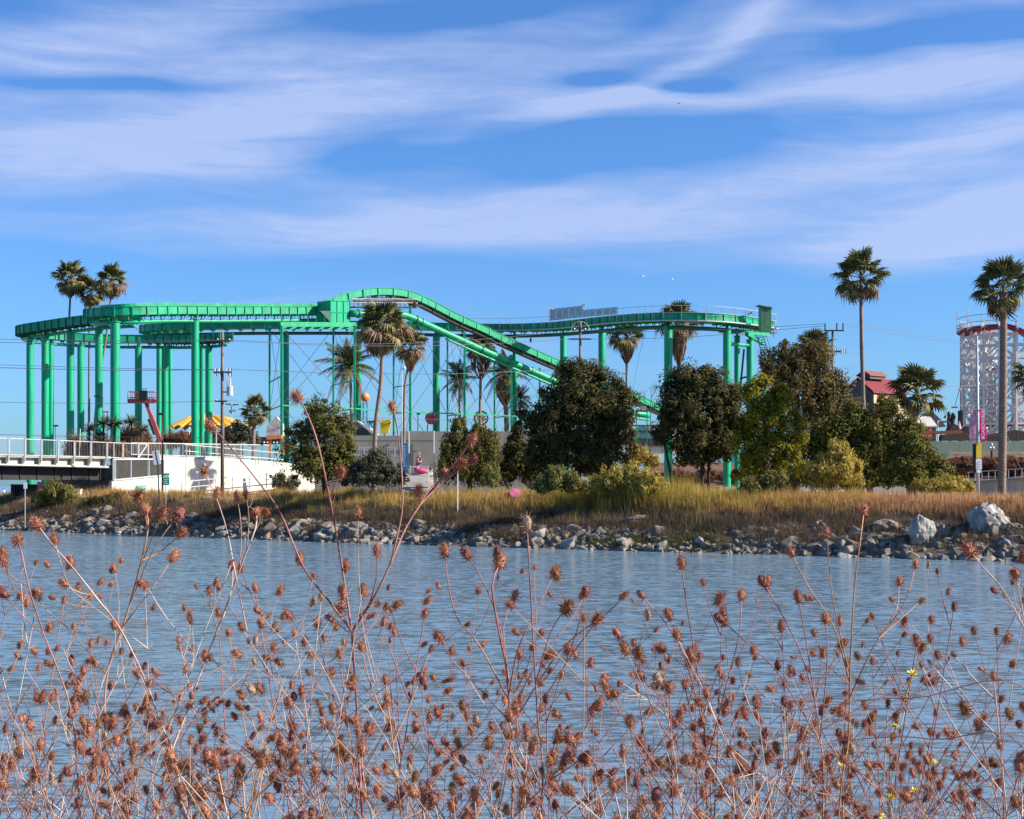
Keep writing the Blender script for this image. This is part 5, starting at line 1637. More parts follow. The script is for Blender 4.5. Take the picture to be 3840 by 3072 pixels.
bar("ram", bl_, P(558, 1572, Yl + .3), P(580, 1630, Yl + .3), .32, M['wood_dk'])
mb = MB(); q = Vector((P(612, 1700, Yl).x, Yl + .6, 4.3)); mb.box(q, (2.6, 2.0, 1.2)); mb.build("chassis", M['lift_red'], bl_)
for sx in (-1, 1):
    for sy in (-1, 1): MB().tube([q + Vector((sx * .9, sy * 1.05, -.65)), q + Vector((sx * .9, sy * 1.35, -.65))], .45, 12).build("wheel", M['black'], bl_)
fd = MB(); fd.tube([P(543, 1640, 182), P(547, 1612, 182)], [1.0, .05], 10)

# orange ball on a teal mast
M['teal'] = mat('teal_paint', (.01, .33, .36), .5, .1, 2)
M['ball'] = mat('orange_patterned_ball', (.80, .12, .05), .5, c2=(.9, .38, .16), scale=1.8)
mast = thing("ride_mast", "orange patterned ball on a teal lattice mast", "ride mast", P(1369, 1700, 225))
MB().ball(P(1369, 1490, 225), .74, 16, 10).build("ball", M['ball'], mast, smooth=True)
for dx in (-.32, .32):
    for dy in (-.32, .32):
        q = P(1369, 1508, 225) + Vector((dx, dy, 0)); bar("mast_leg", mast, (q.x, q.y, 3.3), q, .13, M['teal'])
for i in range(16):
    z = P(1369, 1508, 225).z - .7 * i
    if z < 4.2: break
    q = P(1369, 1508, 225); s = 1 if i % 2 else -1
    bar("lacing", mast, (q.x - .32 * s, q.y - .33, z), (q.x + .32 * s, q.y - .33, z - .7), .09, M['teal'])
bin_ = thing("ride_gondola", "yellow bucket shaped ride car above the concrete wall", "ride car", P(1442, 1625, 195))
mb = MB(); mb.prism([P(1426, 1626, 195), P(1456, 1622, 195), P(1463, 1590, 195), P(1427, 1590, 195)], (0, 1.2, 0)); mb.build("body", M['sign_yellow'], bin_)
mb = MB(); mb.prism([P(1424, 1590, 194.9), P(1466, 1588, 194.9), P(1463, 1575, 194.9), P(1428, 1575, 194.9)], (0, 1.4, 0)); mb.build("rim", M['sign_yellow'], bin_)
bar("support", bin_, P(1442, 1626, 195.6), (P(1442, 1626, 195.6).x, 195.6, 3.4), .25, M['steel'])
tf = thing("lattice_tower", "teal lattice ride frame behind the pale palm trunk", "ride frame", P(1400, 1630, 205))
mb = MB(); mb.prism([P(1378, 1586, 205), P(1420, 1584, 205), P(1420, 1576, 205), P(1378, 1578, 205)], (0, 1, 0)); mb.build("top_beam", M['teal'], tf)
for i in range(6): bar("lattice", tf, P(1378 + 7 * i, 1625, 205), P(1386 + 7 * ((i * 3) % 5), 1586, 205), .16, M['teal'])
hut = thing("ticket_hut", "grey gabled hut behind the olive tree, left of the pale palm trunk", "hut", P(1365, 1640, 172))
h0, h1 = P(1322, 1634, 172), P(1388, 1634, 172)
mb = MB(); mb.prism([Vector((h0.x, 172, 3.3)), Vector((h1.x, 172, 3.3)), up(h1, 1602), up(h0.lerp(h1, .25), 1580), up(h0, 1590)], (0, 4, 0)); mb.build("wall", M['concrete_dk'], hut)
mb = MB(); mb.prism([P(1330, 1574, 171.6), P(1338, 1576, 171.6), P(1406, 1622, 171.6), P(1406, 1628, 171.6), P(1396, 1628, 171.6)], (0, 5, 0)); mb.build("roof", M['steel'], hut)
mb = MB(); mb.prism([P(1336, 1632, 171.9), P(1382, 1632, 171.9), P(1382, 1606, 171.9), P(1336, 1606, 171.9)], (0, .05, 0)); mb.build("window", M['steel_dk'], hut)
# spoked wheel signs
M['wheel_red'] = mat('wheel_red', (.45, .06, .08), .5, 0)
M['wheel_cream'] = mat('wheel_cream', (.80, .72, .58), .5, 0)
for lab, px, py, rp, Y in (("round cream and red wheel sign behind the skirted palm's trunk", 1804, 1568, 25, 218), ("red round wheel half hidden behind the thick green column", 1618, 1568, 21, 218)):
    t = thing("wheel_sign", lab, "wheel sign", (P(px, 1700, Y).x, Y, 3.3), "round ride wheels"); c = P(px, py, Y); r = rp * Y / F
    ring_ = MB(); ring_.tube([c + Vector((r * math.cos(a), 0, r * math.sin(a))) for a in np.linspace(0, 6.283, 25)], .13, 6); ring_.build("rim", M['wheel_red'], t)
    MB().tube([c + Vector((0, .05, 0)), c + Vector((0, .15, 0))], r * (.62 if px > 1700 else .9), 20).build("disc", M['wheel_cream'] if px > 1700 else M['wheel_red'], t)
    for k in range(16):
        a = k * math.pi / 8; bar("spoke", t, c + Vector((r * .6 * math.cos(a), 0, r * .6 * math.sin(a))), c + Vector((r * math.cos(a), 0, r * math.sin(a))), .10, M['wheel_red'] if k % 2 else M['wheel_cream'])
    for s in (-1, 1): bar("leg", t, c + Vector((s * r * .6, .2, -r * .6)), (c.x + s * r * 1.9, Y + .2, 3.3), .14, M['steel_dk'])
# orange frame and white stand beside the lattice posts
ofr = thing("gate_frame", "orange post and beam gate at the lattice posts' foot", "gate frame", P(1015, 1705, 166))
bar("beam", ofr, P(1000, 1642, 166), P(1058, 1638, 166), .42, M['orange'])
for x in (1014, 1062): bar("gate_post", ofr, P(x, 1708, 166), P(x, 1642, 166), .20, M['orange'])
M['mural'] = mat('painted_mural', (.75, .74, .70), .7, c2=(.45, .30, .28), scale=1.6)
st = thing("painted_stand", "small white painted stand with a dark counter behind the orange gate", "stand", P(1020, 1700, 186))
mb = MB(); mb.prism([P(996, 1634, 186), P(1060, 1634, 186), P(1058, 1590, 186), P(1036, 1562, 186), P(1004, 1590, 186)], (0, 1.5, 0)); mb.build("wall", M['mural'], st)
mb = MB(); mb.prism([P(958, 1668, 185), P(1050, 1664, 185), P(1050, 1636, 185), P(958, 1640, 185)], (0, 1.5, 0)); mb.build("counter", M['steel_dk'], st)
for i in range(5): MB().ball(P(990 + i * 12, 1660, 184.9), .14, 8, 5).build("lamp_globe", M['ceramic'], st)
# concrete wall in the middle
cw = thing("concrete_wall", "long streaked grey concrete wall below the drop", "wall", P(1600, 1760, 158))
for i, (a, b_, t_) in enumerate(((1180, 1270, 1634), (1271, 1330, 1634), (1331, 1500, 1634), (1501, 1626, 1617), (1628, 1792, 1618), (1794, 2010, 1618))):
    mb = MB(); mb.prism([Vector((P(a, t_, 158).x, 158, 3)), Vector((P(b_, t_, 158).x, 158, 3)), P(b_, t_, 158), P(a, t_, 158)], (0, .4, 0)); mb.build("wall_panel", M['concrete_dk'], cw)
for x in (1534, 1628, 1793): bar("pipe_post", cw, P(x, 1700, 157.6), P(x, 1616, 157.6), .12, M['white'])
bar("conduit", cw, P(1270, 1654, 157.7), P(1626, 1654, 157.7), .08, M['steel_dk'])
f4 = thing("fence", "pale railing before the concrete wall, left of the blue panel", "fence", P(1400, 1720, 152))
bar("fence_rail", f4, P(1305, 1678, 152), P(1485, 1678, 152), .09, M['steel'])
for i in range(19): x = 1308 + i * 9.6; bar("baluster", f4, P(x, 1678, 152), P(x, 1712, 152), .06 if i % 6 else .12, M['steel'])
M['blue'] = mat('blue_painted_panel', (.015, .16, .36), .6, .3, 1.2)
bp_ = thing("blue_panel", "tall blue painted panel with white vertical marks beside the lamp post", "panel", P(1515, 1770, 140))
mb = MB(); mb.prism([P(1501, 1770, 140), P(1529, 1770, 140), P(1530, 1662, 140), P(1503, 1662, 140)], (0, .15, 0)); mb.build("board", M['blue'], bp_)
for i in range(9): y = 1672 + i * 9; plate(bp_, 1511, 1520, y, y + 4, 139.95, M['steel'], "lettering_mark", thick=.02)
o = MB().prism([P(1515, 1860, 120), P(1612, 1860, 120), P(1606, 1776, 124), P(1512, 1776, 124)], (0, 3, 0)).build("stair_block", M['concrete_dk']); tag(o, "weathered concrete block below the two seated figures", "concrete block")
o = MB().prism([P(1522, 1830, 119.5), P(1606, 1830, 119.5), P(1606, 1826, 119.5), P(1522, 1826, 119.5)], (0, .3, 0)).build("concrete_ledge", M['steel_dk']); tag(o, "thin dark ledge across the weathered concrete block", "ledge")
o = MB().prism([P(1606, 1850, 120), P(1626, 1850, 120), P(1622, 1760, 121), P(1608, 1760, 121)], (0, .3, 0)).build("painted_board", M['mural']); tag(o, "pale blue white upright board right of the weathered concrete block", "board")
f5 = thing("railing", "white railing in front of the two figures on the concrete block", "railing", P(1570, 1776, 123.5))
bar("rail", f5, P(1538, 1751, 123.5), P(1605, 1751, 123.5), .06, M['white'])
for x in (1538, 1605): bar("rail_post", f5, P(x, 1776, 123.5), P(x, 1745, 123.5), .06, M['white'])
# turquoise building and tin roof sheds behind the trees
tb_ = thing("ride_building", "white and turquoise ride building between the two dark trees", "building", P(2420, 1700, 224))
mb = MB(); mb.prism([P(2362, 1700, 224), P(2560, 1700, 224), P(2560, 1594, 224), P(2362, 1594, 224)], (0, 6, 0)); mb.build("wall", M['white'], tb_)
for x in (2366, 2408, 2428): bar("pillar", tb_, P(x, 1660, 223.8), P(x, 1594, 223.8), .3, M['teal'])
for y in (1596, 1618, 1646): bar("beam", tb_, P(2362, y, 223.7), P(2560, y + 2, 223.7), .22, M['steel_dk'])
mb = MB(); mb.prism([P(2355, 1672, 223), P(2560, 1672, 223), P(2560, 1652, 223), P(2355, 1650, 223)], (0, 1, 0)); mb.build("parapet", M['steel_dk'], tb_)
o = MB().prism([P(2735, 1740, 216), P(2800, 1740, 216), P(2790, 1680, 216), P(2740, 1680, 216)], (0, 3, 0)).build("storage_tank", M['teal']); tag(o, "teal tank half hidden behind the green column with the concrete foot", "tank")
# bare tree near the drop's foot
bt = thing("tree", "small bare twiggy tree rising above the end of the drop", "tree", G(2440, 150))
mb = MB(); rb = random.Random(3)
def twig(p, d, ln, r, k):
    e = p + d * ln; mb.tube([p, p.lerp(e, .5) + Vector((rb.uniform(-.05, .05), 0, .03)), e], [r, r * .8, r * .6], 5)
    if k:
        for _ in range(3): twig(e, (d + Vector((rb.uniform(-.7, .7), rb.uniform(-.5, .5), rb.uniform(-.1, .5)))).normalized(), ln * rb.uniform(.55, .8), r * .6, k - 1)
gb = G(2440, 150); twig(gb, Vector((0, 0, 1)), P(2440, 1520, 150).z - gb.z, .07, 0); twig(P(2440, 1522, 150), Vector((.1, 0, 1)).normalized(), .9, .05, 4); twig(P(2440, 1540, 150), Vector((.9, 0, .6)).normalized(), 1.0, .04, 4); twig(P(2440, 1530, 150), Vector((-.6, 0, .7)).normalized(), .8, .04, 3)
mb.build("branches", M['bark'], bt, smooth=True)

# green footing block under the near column, pink tent, orange bits
o = MB().prism([P(2690, 1850, 170), P(2776, 1850, 170), P(2760, 1826, 172), P(2702, 1826, 172)], (0, 2, 0)).build("concrete_plinth", M['concrete_dk']); tag(o, "weathered concrete plinth in the grass at the green column's foot", "plinth")
M['pink'] = mat('pink_tent_cloth', (.72, .16, .42), .7, .1, 2, transl=.5)
pt_ = thing("tent", "small bright pink tent in the weeds under the blackish evergreen", "tent", P(1930, 1858, 101))
mb = MB(); a, b_, c_ = P(1902, 1860, 100), P(1966, 1862, 101), P(1934, 1824, 101)
mb.add([P(1908, 1846, 100.6), P(1926, 1832, 101), P(1950, 1835, 101.4), P(1964, 1853, 101.6), P(1948, 1864, 100.4), P(1918, 1862, 100.2), P(1908, 1850, 102.5), P(1958, 1860, 102.5)],
       [(0, 1, 5), (1, 2, 4, 5), (2, 3, 4), (0, 6, 1), (1, 6, 7, 2), (2, 7, 3)]); mb.build("canopy", M['pink'], pt_)
bar("pole", pt_, P(1922, 1822, 101), (P(1922, 1822, 101).x, 101, ground_z(P(1922, 1822, 101).x, 101)), .05, M['steel'])
mb = MB(); mb.prism([P(1906, 1844, 101.2), P(1922, 1846, 101.2), P(1922, 1862, 101.2), P(1906, 1862, 101.2)], (0, .6, 0)); mb.build("door_flap", M['steel_dk'], pt_)
pb = thing("timber_barrier", "dark timber crib barrier on the shore under the bridge", "barrier", P(105, 1880, 141))
for i in range(5):
    y = 1822 + i * 11; bar("timber", pb, P(42, y, 141), P(165, y, 143), .30, M['wood_dk'])
for x in (48, 100, 155): bar("upright", pb, P(x, 1880, 140.6), P(x, 1816, 140.6), .3, M['wood_dk'])
rk = thing("sign_board", "pale notice board with bright panels under the bridge", "notice board", P(150, 1870, 138))
for x in (142, 160): bar("sign_post", rk, P(x, 1870, 138), P(x, 1806, 138), .08, M['wood_dk'])
plate(rk, 140, 163, 1808, 1840, 137.9, M['banner_pale'])
wb = thing("waste_bin", "small white and yellow object in the shade under the bridge", "bin", P(292, 1860, 134))
mb = MB(); mb.prism([P(284, 1860, 134), P(300, 1860, 134), P(302, 1838, 134), P(282, 1838, 134)], (0, .5, 0)); mb.build("body", M['white'], wb); mb = MB(); mb.prism([P(281, 1838, 133.9), P(303, 1838, 133.9), P(303, 1834, 133.9), P(281, 1834, 133.9)], (0, .6, 0)); mb.build("lid", M['sign_yellow'], wb)
f6 = thing("fence", "dark mesh fence in the shadow below the girder", "fence", P(340, 1860, 138))
bar("fence_rail", f6, P(270, 1822, 138), P(405, 1820, 138), .09, M['steel_dk'])
for i in range(6): x = 274 + i * 25; bar("fence_post", f6, P(x, 1866, 138), P(x, 1820, 138), .09, M['steel_dk'])
ab = MB().prism([P(175, 1870, 150), P(420, 1870, 150), P(420, 1745, 150), P(175, 1745, 150)], (0, 1.2, 0)).build("abutment_wall", M['girder']); tag(ab, "abutment wall holding the bridge end, coloured black as the shade below the girder", "wall")  # black colour stands in for the shadow below the girder

# ------------------------------------------------------------------ people and birds
M['skin'] = mat('skin', (.45, .25, .17), .6, 0); M['cloth_white'] = mat('white_shirt', (.75, .75, .74), .8, 0); M['cloth_dark'] = mat('dark_cloth', (.03, .035, .06), .8, 0)
M['cloth_mauve'] = mat('mauve_cloth', (.26, .10, .16), .8, 0); M['cloth_pink'] = mat('pink_cloth', (.65, .08, .22), .8, 0); M['hair'] = mat('dark_hair', (.02, .015, .012), .7, 0)


def skin(name, nodes, edges, m, parent, sub=2):
    """nodes: (x, y, z, radius); one continuous skinned surface"""
    me = bpy.data.meshes.new(name); me.from_pydata([n[:3] for n in nodes], edges, []); me.materials.append(m)
    o = link(name, me, parent)
    md = o.modifiers.new("skin", 'SKIN'); md.use_smooth_shade = True
    for i, n in enumerate(nodes): me.skin_vertices[0].data[i].radius = (n[3], n[3])
    me.skin_vertices[0].data[0].use_root = True
    sb = o.modifiers.new("sub", 'SUBSURF'); sb.levels = 1; sb.render_levels = sub
    return o


def person(label, loc, heading, pose, shirt, trousers, hat=None, hatm=None):
    t = thing("person", label, "person", loc); t.rotation_euler = (0, 0, heading)
    if pose == 'walk':
        body = [(0, 0, .95, .13), (0, .01, 1.15, .12), (0, .02, 1.38, .13), (0, .03, 1.50, .055), (0, .05, 1.62, .095), (0, .05, 1.72, .08),
                (.09, .12, .50, .065), (.09, .02, .07, .045), (.09, .18, .04, .035), (-.09, -.10, .50, .065), (-.09, -.38, .12, .045), (-.09, -.28, .03, .035),
                (.19, .0, 1.40, .055), (.23, -.12, 1.14, .042), (.22, -.02, .92, .034), (.22, .04, .83, .03), (-.19, 0, 1.40, .055), (-.23, .10, 1.15, .042), (-.22, .22, .97, .034), (-.22, .27, .90, .03)]
        sh = [(0, 0, .90, .15), (0, .01, 1.15, .145), (0, .02, 1.38, .15), (.19, 0, 1.39, .075), (.225, -.08, 1.22, .065), (-.19, 0, 1.39, .075), (-.225, .07, 1.22, .065)]
        tr = [(0, 0, .93, .145), (.09, .12, .52, .085), (.09, .03, .13, .065), (-.09, -.10, .52, .085), (-.09, -.34, .17, .065)]
        head = Vector((0, .06, 1.66))
    else:
        body = [(0, 0, .48, .15), (0, .02, .70, .13), (0, .03, .93, .14), (0, .05, 1.05, .055), (0, .09, 1.17, .095), (0, .09, 1.26, .08),
                (.10, .42, .50, .075), (.10, .48, .10, .05), (.10, .62, .04, .036), (-.10, .42, .50, .075), (-.10, .48, .10, .05), (-.10, .62, .04, .036),
                (.20, .03, .95, .055), (.25, .14, .72, .042), (.14, .34, .62, .034), (.08, .40, .60, .03), (-.20, .03, .95, .055), (-.25, .14, .72, .042), (-.14, .34, .62, .034), (-.08, .40, .60, .03)]
        sh = [(0, 0, .46, .17), (0, .02, .70, .15), (0, .03, .93, .155), (.20, .03, .94, .075), (.245, .12, .76, .062), (-.20, .03, .94, .075), (-.245, .12, .76, .062)]
        tr = [(0, 0, .47, .165), (.10, .42, .51, .095), (.10, .47, .16, .07), (-.10, .42, .51, .095), (-.10, .47, .16, .07)]
        head = Vector((0, .10, 1.21))
    ed = [(0, 1), (1, 2), (2, 3), (3, 4), (4, 5), (0, 6), (6, 7), (7, 8), (0, 9), (9, 10), (10, 11), (2, 12), (12, 13), (13, 14), (14, 15), (2, 16), (16, 17), (17, 18), (18, 19)]
    skin("body", body, ed, M['skin'], t)
    skin("shirt", sh, [(0, 1), (1, 2), (2, 3), (3, 4), (2, 5), (5, 6)], shirt, t)
    skin("trousers", tr, [(0, 1), (1, 2), (0, 3), (3, 4)], trousers, t)
    if hat:
        b = MB().ball(head + Vector((0, -.01, .06)), (.125, .13, .10), 12, 8); b.tube([head + Vector((0, .10, .05)), head + Vector((0, .22, .03))], [.09, .05], 8); me = b.mesh("cap", hatm, True)
        link("cap", me, t)
    else:
        link("hair", MB().ball(head + Vector((0, -.03, .05)), (.11, .115, .10), 12, 8).mesh("hair", M['hair'], True), t)
    return t


g = P(15, 1866, 250)
person("person in a white shirt walking on the sand beyond the bridge", (g.x, 250, ground_z(g.x, 250)), R(75), 'walk', M['cloth_white'], M['cloth_dark'])
q = P(1570, 1776, 124.6)
person("person in a mauve cap sitting on the concrete block behind the white railing", (q.x, 124.6, q.z), R(150), 'sit', M['cloth_dark'], M['cloth_pink'], True, M['cloth_mauve'])
q = P(1572, 1773, 126.4)
person("person in a bright pink cap and dark clothes standing behind the seated one", (q.x, 126.4, q.z), R(170), 'walk', M['cloth_dark'], M['cloth_dark'], True, M['cloth_pink'])
o = MB().ball(P(1580, 1766, 124.0), (.62, .35, .24), 12, 8).build("bag", M['cloth_pink'], smooth=True); tag(o, "shiny pink bag lying before the seated person", "bag")


def bird(label, px, py, Y, s, m, tilt):
    c = P(px, py, Y); t = thing("gull", label, "bird", c, "birds in the sky")
    skin("body", [(-.22, 0, 0, .03), (-.08, 0, .01, .065), (.08, 0, .02, .06), (.17, 0, .04, .035), (.24, 0, .03, .012)], [(0, 1), (1, 2), (2, 3), (3, 4)], m, t)
    for sd_ in (-1, 1):
        mb = MB(); mb.add([(.08, sd_ * .05, .03), (-.08, sd_ * .05, .03), (-.05, sd_ * .32, .15), (.09, sd_ * .32, .16), (-.10, sd_ * .66, .08), (.0, sd_ * .5, .125)], [(0, 1, 2, 3), (3, 2, 4, 5)])
        link("wing", mb.mesh("wing", m), t)
    t.rotation_euler = (tilt, .1, R(40)); t.scale = (s, s, s)


bird("white gull, the upper of two gliding above the right hand trough", 2415, 1037, 170, .8, M['cloth_white'], .2)
bird("white gull, the lower of two gliding above the right hand trough", 2522, 1047, 170, .8, M['cloth_white'], -.3)
bird("lone dark bird high in the cloudy sky", 2545, 389, 200, .9, M['cloth_dark'], .1)

# ------------------------------------------------------------------ dried weeds in front
M['head_rust'] = mat('rust_seed_head', (.24, .088, .055), .8, c2=(.62, .30, .19), scale=60, island=.5, spec=.2, transl=.35)
M['head_gold'] = mat('golden_seed_head', (.20, .085, .04), .8, c2=(.46, .23, .11), scale=60, island=.5, spec=.2, transl=.35)
M['head_dark'] = mat('maroon_seed_head', (.11, .04, .038), .8, c2=(.32, .13, .105), scale=60, island=.5, spec=.2, transl=.1)
M['head_pale'] = mat('faded_seed_head', (.26, .17, .12), .85, c2=(.56, .42, .32), scale=60, island=.5, spec=.2, transl=.35)
M['stem_red'] = mat('maroon_stalk', (.17, .058, .052), .6, c2=(.42, .19, .16), scale=9, spec=.4)
M['stem_pale'] = mat('pale_dry_stalk', (.34, .20, .16), .6, c2=(.62, .47, .38), scale=9, spec=.4)
M['stem_tan'] = mat('tan_dry_stalk', (.26, .115, .055), .6, c2=(.52, .28, .13), scale=9, spec=.4)


def head_mesh(seed, m, ns=120, fat=.30, sl=.36):
    rr = random.Random(seed)
    b = MB().ball((0, 0, .5), (fat, fat, .46), 11, 8)
    b.v = [(p[0] * (k := rr.uniform(.80, 1.12)), p[1] * k, .5 + (p[2] - .5) * k) for p in b.v]
    for i in range(ns):
        z = 1 - 2 * (i + .5) / ns; a = i * 2.39996 + rr.uniform(-.25, .25)
        d = Vector((math.sqrt(1 - z * z) * math.cos(a), math.sqrt(1 - z * z) * math.sin(a), z))
        p = Vector((d.x * fat * .95, d.y * fat * .95, .5 + d.z * .44))
        dd = (d + Vector((rr.uniform(-.3, .3), rr.uniform(-.3, .3), .25 + rr.uniform(-.2, .3)))).normalized()
        e = p + dd * sl * rr.uniform(.45, 1.15)
        s = dd.orthogonal().normalized(); t = dd.cross(s); w_ = .026
        b.add([p + s * w_, p - s * w_ * .5 + t * w_ * .87, p - s * w_ * .5 - t * w_ * .87, e], [(0, 1, 3), (1, 2, 3), (2, 0, 3)])
    for i in range(9):
        a = i * .698 + rr.uniform(-.3, .3); o = Vector((math.cos(a), math.sin(a), 0))
        pts = [o * .08 + Vector((0, 0, .08)), o * .33 + Vector((0, 0, -.05)), o * rr.uniform(.45, .62) + Vector((0, 0, rr.uniform(-.12, .22)))]
        b.tube(pts, [.022, .018, .006], 3, cap=False)
    return b.mesh("seed_head", m)


HEADS = [head_mesh(i, M[mm], ns, ft, sl) for i, (mm, ns, ft, sl) in enumerate([
    ('head_rust', 110, .27, .36), ('head_rust', 110, .30, .40), ('head_rust', 100, .24, .32), ('head_gold', 110, .28, .42), ('head_rust', 110, .26, .46), ('head_dark', 80, .28, .26), ('head_dark', 70, .33, .22), ('head_gold', 100, .26, .36), ('head_pale', 45, .26, .40), ('head_rust', 50, .24, .5)])]
WEEDS = "dried weeds with spiny seed heads in the foreground"
LAND = [(0, 90, "the leftmost green columns"), (90, 170, "the three palms on the left"), (170, 250, "the boom lift"), (250, 330, "the yellow tent"), (330, 420, "the white ramp wall"), (420, 500, "the wooden utility pole"),
        (500, 580, "the short bushy palm"), (580, 660, "the olive tree"), (660, 740, "the lift platform"), (740, 830, "the pale palm trunk"), (830, 900, "the concrete wall"), (900, 980, "the pointed bushes"), (980, 1060, "the huge skirted palm"),
        (1060, 1150, "the blackish evergreen"), (1150, 1240, "the big dark tree"), (1240, 1330, "the lone skirted palm"), (1330, 1420, "the near green column"), (1420, 1500, "the two trunked tree"), (1500, 1580, "the green corner columns"),
        (1580, 1660, "the yellow green tree"), (1660, 1740, "the feathery conifer"), (1740, 1810, "the three armed pole"), (1810, 1880, "the tall barn palm"), (1880, 1960, "the short thick palm"), (1960, 2040, "the round bush"), (2040, 2090, "the banner pole"), (2090, 2400, "the tallest palm")]
used_labels = set()
TOT = {'heads': 0}


def land(dx):
    for a, b_, s in LAND:
        if a <= dx < b_: return s
    return LAND[0][2] if dx < 0 else LAND[-1][2]


class Weed:
    def __init__(self, x, Y, stem):
        self.base = Vector((x, Y, near_z(Y) - .02)); self.mb = MB(); self.heads = []; self.stem = stem

    def head(self, p, d, s):
        self.heads.append((p, d, s))

    def finish(self, label, name="dried_weed"):
        t = thing(name, label, "weed", self.base, WEEDS)
        self.mb.build("stem", M[self.stem], t, smooth=True)
        for p, d, s in self.heads:
            me = HEADS[random.choices(range(10), [5, 4, 4, 1.6, 3, 1.8, 1.4, 1.2, 1.3, 1.6])[0]]
            o = link("seed_head", me, t)
            q = d.to_track_quat('Z', 'Y').to_matrix().to_4x4()
            o.matrix_basis = Matrix.Translation(p - self.base - d * s * .05) @ q @ Euler((0, 0, random.uniform(0, 6.28))).to_matrix().to_4x4() @ Matrix.Diagonal((s * random.uniform(.85, 1.12), s * random.uniform(.85, 1.12), s, 1))
        TOT['heads'] += len(self.heads)
        return t

    def curl(self, p, n=2):
        for _ in range(n):
            a = random.uniform(0, 6.28); r = random.uniform(.006, .016); ax = Vector((math.cos(a), math.sin(a) * .5, 0)); k = random.uniform(2.0, 4.5)
            pts = [p + ax * (r * 1.6 * j / 8 + r * math.sin(k * j / 8)) + Vector((0, 0, r * (1 - math.cos(k * j / 8)) * random.choice([1, 1, .9]) * (1 if a < 3.5 else -1))) for j in range(9)]
            self.mb.tube(pts, [.0007] * 8 + [.0004], 3, cap=False)


def D(x, y, Y):
    return P(x * 3840 / 2156, y * 3840 / 2156, Y)


def branch(w, p, d, ln, r, k, size, up=.35):
    """grow a curved stalk from p; tips carry seed heads"""
    n = 6; pts = [p]; q = p.copy(); dd = d.copy()
    bend = Vector((random.uniform(-.5, .5), random.uniform(-.3, .3), random.uniform(-.1, .5))) * .14
    for i in range(n):
        dd = (dd + bend + Vector((0, 0, up * .06)) + Vector((random.uniform(-1, 1), random.uniform(-1, 1), random.uniform(-1, 1))) * .045).normalized()
        q = q + dd * ln / n; pts.append(q.copy())
    w.mb.tube(pts, [r * (1 - .45 * i / n) for i in range(n + 1)], 5, cap=False)
    if k > 0:
        for j in range(k):
            i = random.randint(2, n - 1)
            t = (pts[i] - pts[i - 1]).normalized()
            s = t.cross(Vector((random.uniform(-.6, .6), 1, random.uniform(-.3, .3)))).normalized() * random.choice([-1, 1])
            a = random.uniform(.4, .85)
            branch(w, pts[i], (t * math.cos(a) + s * math.sin(a)).normalized(), ln * random.uniform(.35, .65), r * .62, max(0, k - 2), size)
            if random.random() < .55: w.curl(pts[i], random.randint(1, 3))
    if random.random() < .84:
        w.head(q, dd, size * random.uniform(.6, 1.2))
        if random.random() < .12: w.head(q + Vector((random.uniform(-1, 1), 0, random.uniform(-.6, .3))) * size * .8, (dd + Vector((random.uniform(-.6, .6), 0, 0))).normalized(), size * random.uniform(.6, .85))


def hero(label, Y, stem, lines, loose=()):
    """lines: (points in a 2156 px wide view, radius mm, head size px or 0); the first line reaches the ground"""
    p0 = D(*lines[0][0][0], Y)
    w = Weed(p0.x, Y, stem)
    for i, (pts, r, hs) in enumerate(lines):
        q = [D(x, y, Y + .05 * math.sin(j * 1.3 + i)) for j, (x, y) in enumerate(pts)]
        if i == 0: q = [w.base + Vector((random.uniform(-.1, .1), 0, 0))] + q
        sp = spline(q, .03); n = len(sp)
        w.mb.tube(sp, [r * .0013 * (1 - .4 * k / n) for k in range(n)], 6, cap=False)
        for k in range(4 if i == 0 else 2):
            if random.random() < .5: w.curl(sp[random.randrange(n // 3, n)], 2)
        if hs: w.head(sp[-1], (sp[-1] - sp[-3]).normalized(), hs * 3840 / 2156 / F * Y)
    for (x, y, s) in loose:
        w.head(D(x, y, Y), Vector((random.uniform(-.4, .4), 0, 1)).normalized(), s * 3840 / 2156 / F * Y)
    return w.finish(label)


hero("tallest dried weed, its stalks rising past the olive tree and the concrete wall", 3.9, 'stem_red', [
    ([(764, 1725), (752, 1500), (741, 1330)], 4.2, 0), ([(741, 1330), (716, 1170), (696, 1060), (668, 930), (642, 862), (629, 842)], 2.6, 36),
    ([(696, 1056), (703, 1024), (714, 1002)], 1.6, 34), ([(741, 1330), (792, 1250), (822, 1188), (856, 1108), (902, 1040), (950, 985), (988, 934)], 3.0, 28),
    ([(822, 1188), (846, 1080), (846, 1000), (836, 900), (828, 866)], 1.9, 28), ([(870, 1085), (905, 1030), (930, 1000)], 1.5, 24), ([(880, 1068), (935, 1010), (960, 988)], 2.0, 34), ([(900, 1042), (965, 990), (990, 972)], 1.8, 30),
    ([(741, 1330), (690, 1262), (640, 1196), (590, 1080), (540, 1010), (490, 948), (452, 905)], 2.4, 30), ([(780, 1265), (792, 1220), (793, 1170)], 1.5, 28), ([(752, 1300), (782, 1276), (792, 1272)], 1.3, 22),
    ([(741, 1330), (725, 1300), (719, 1285)], 1.6, 34), ([(744, 1340), (720, 1320), (702, 1308)], 1.4, 26)], [(632, 1190, 30), (880, 1048, 30), (722, 1262, 30)])
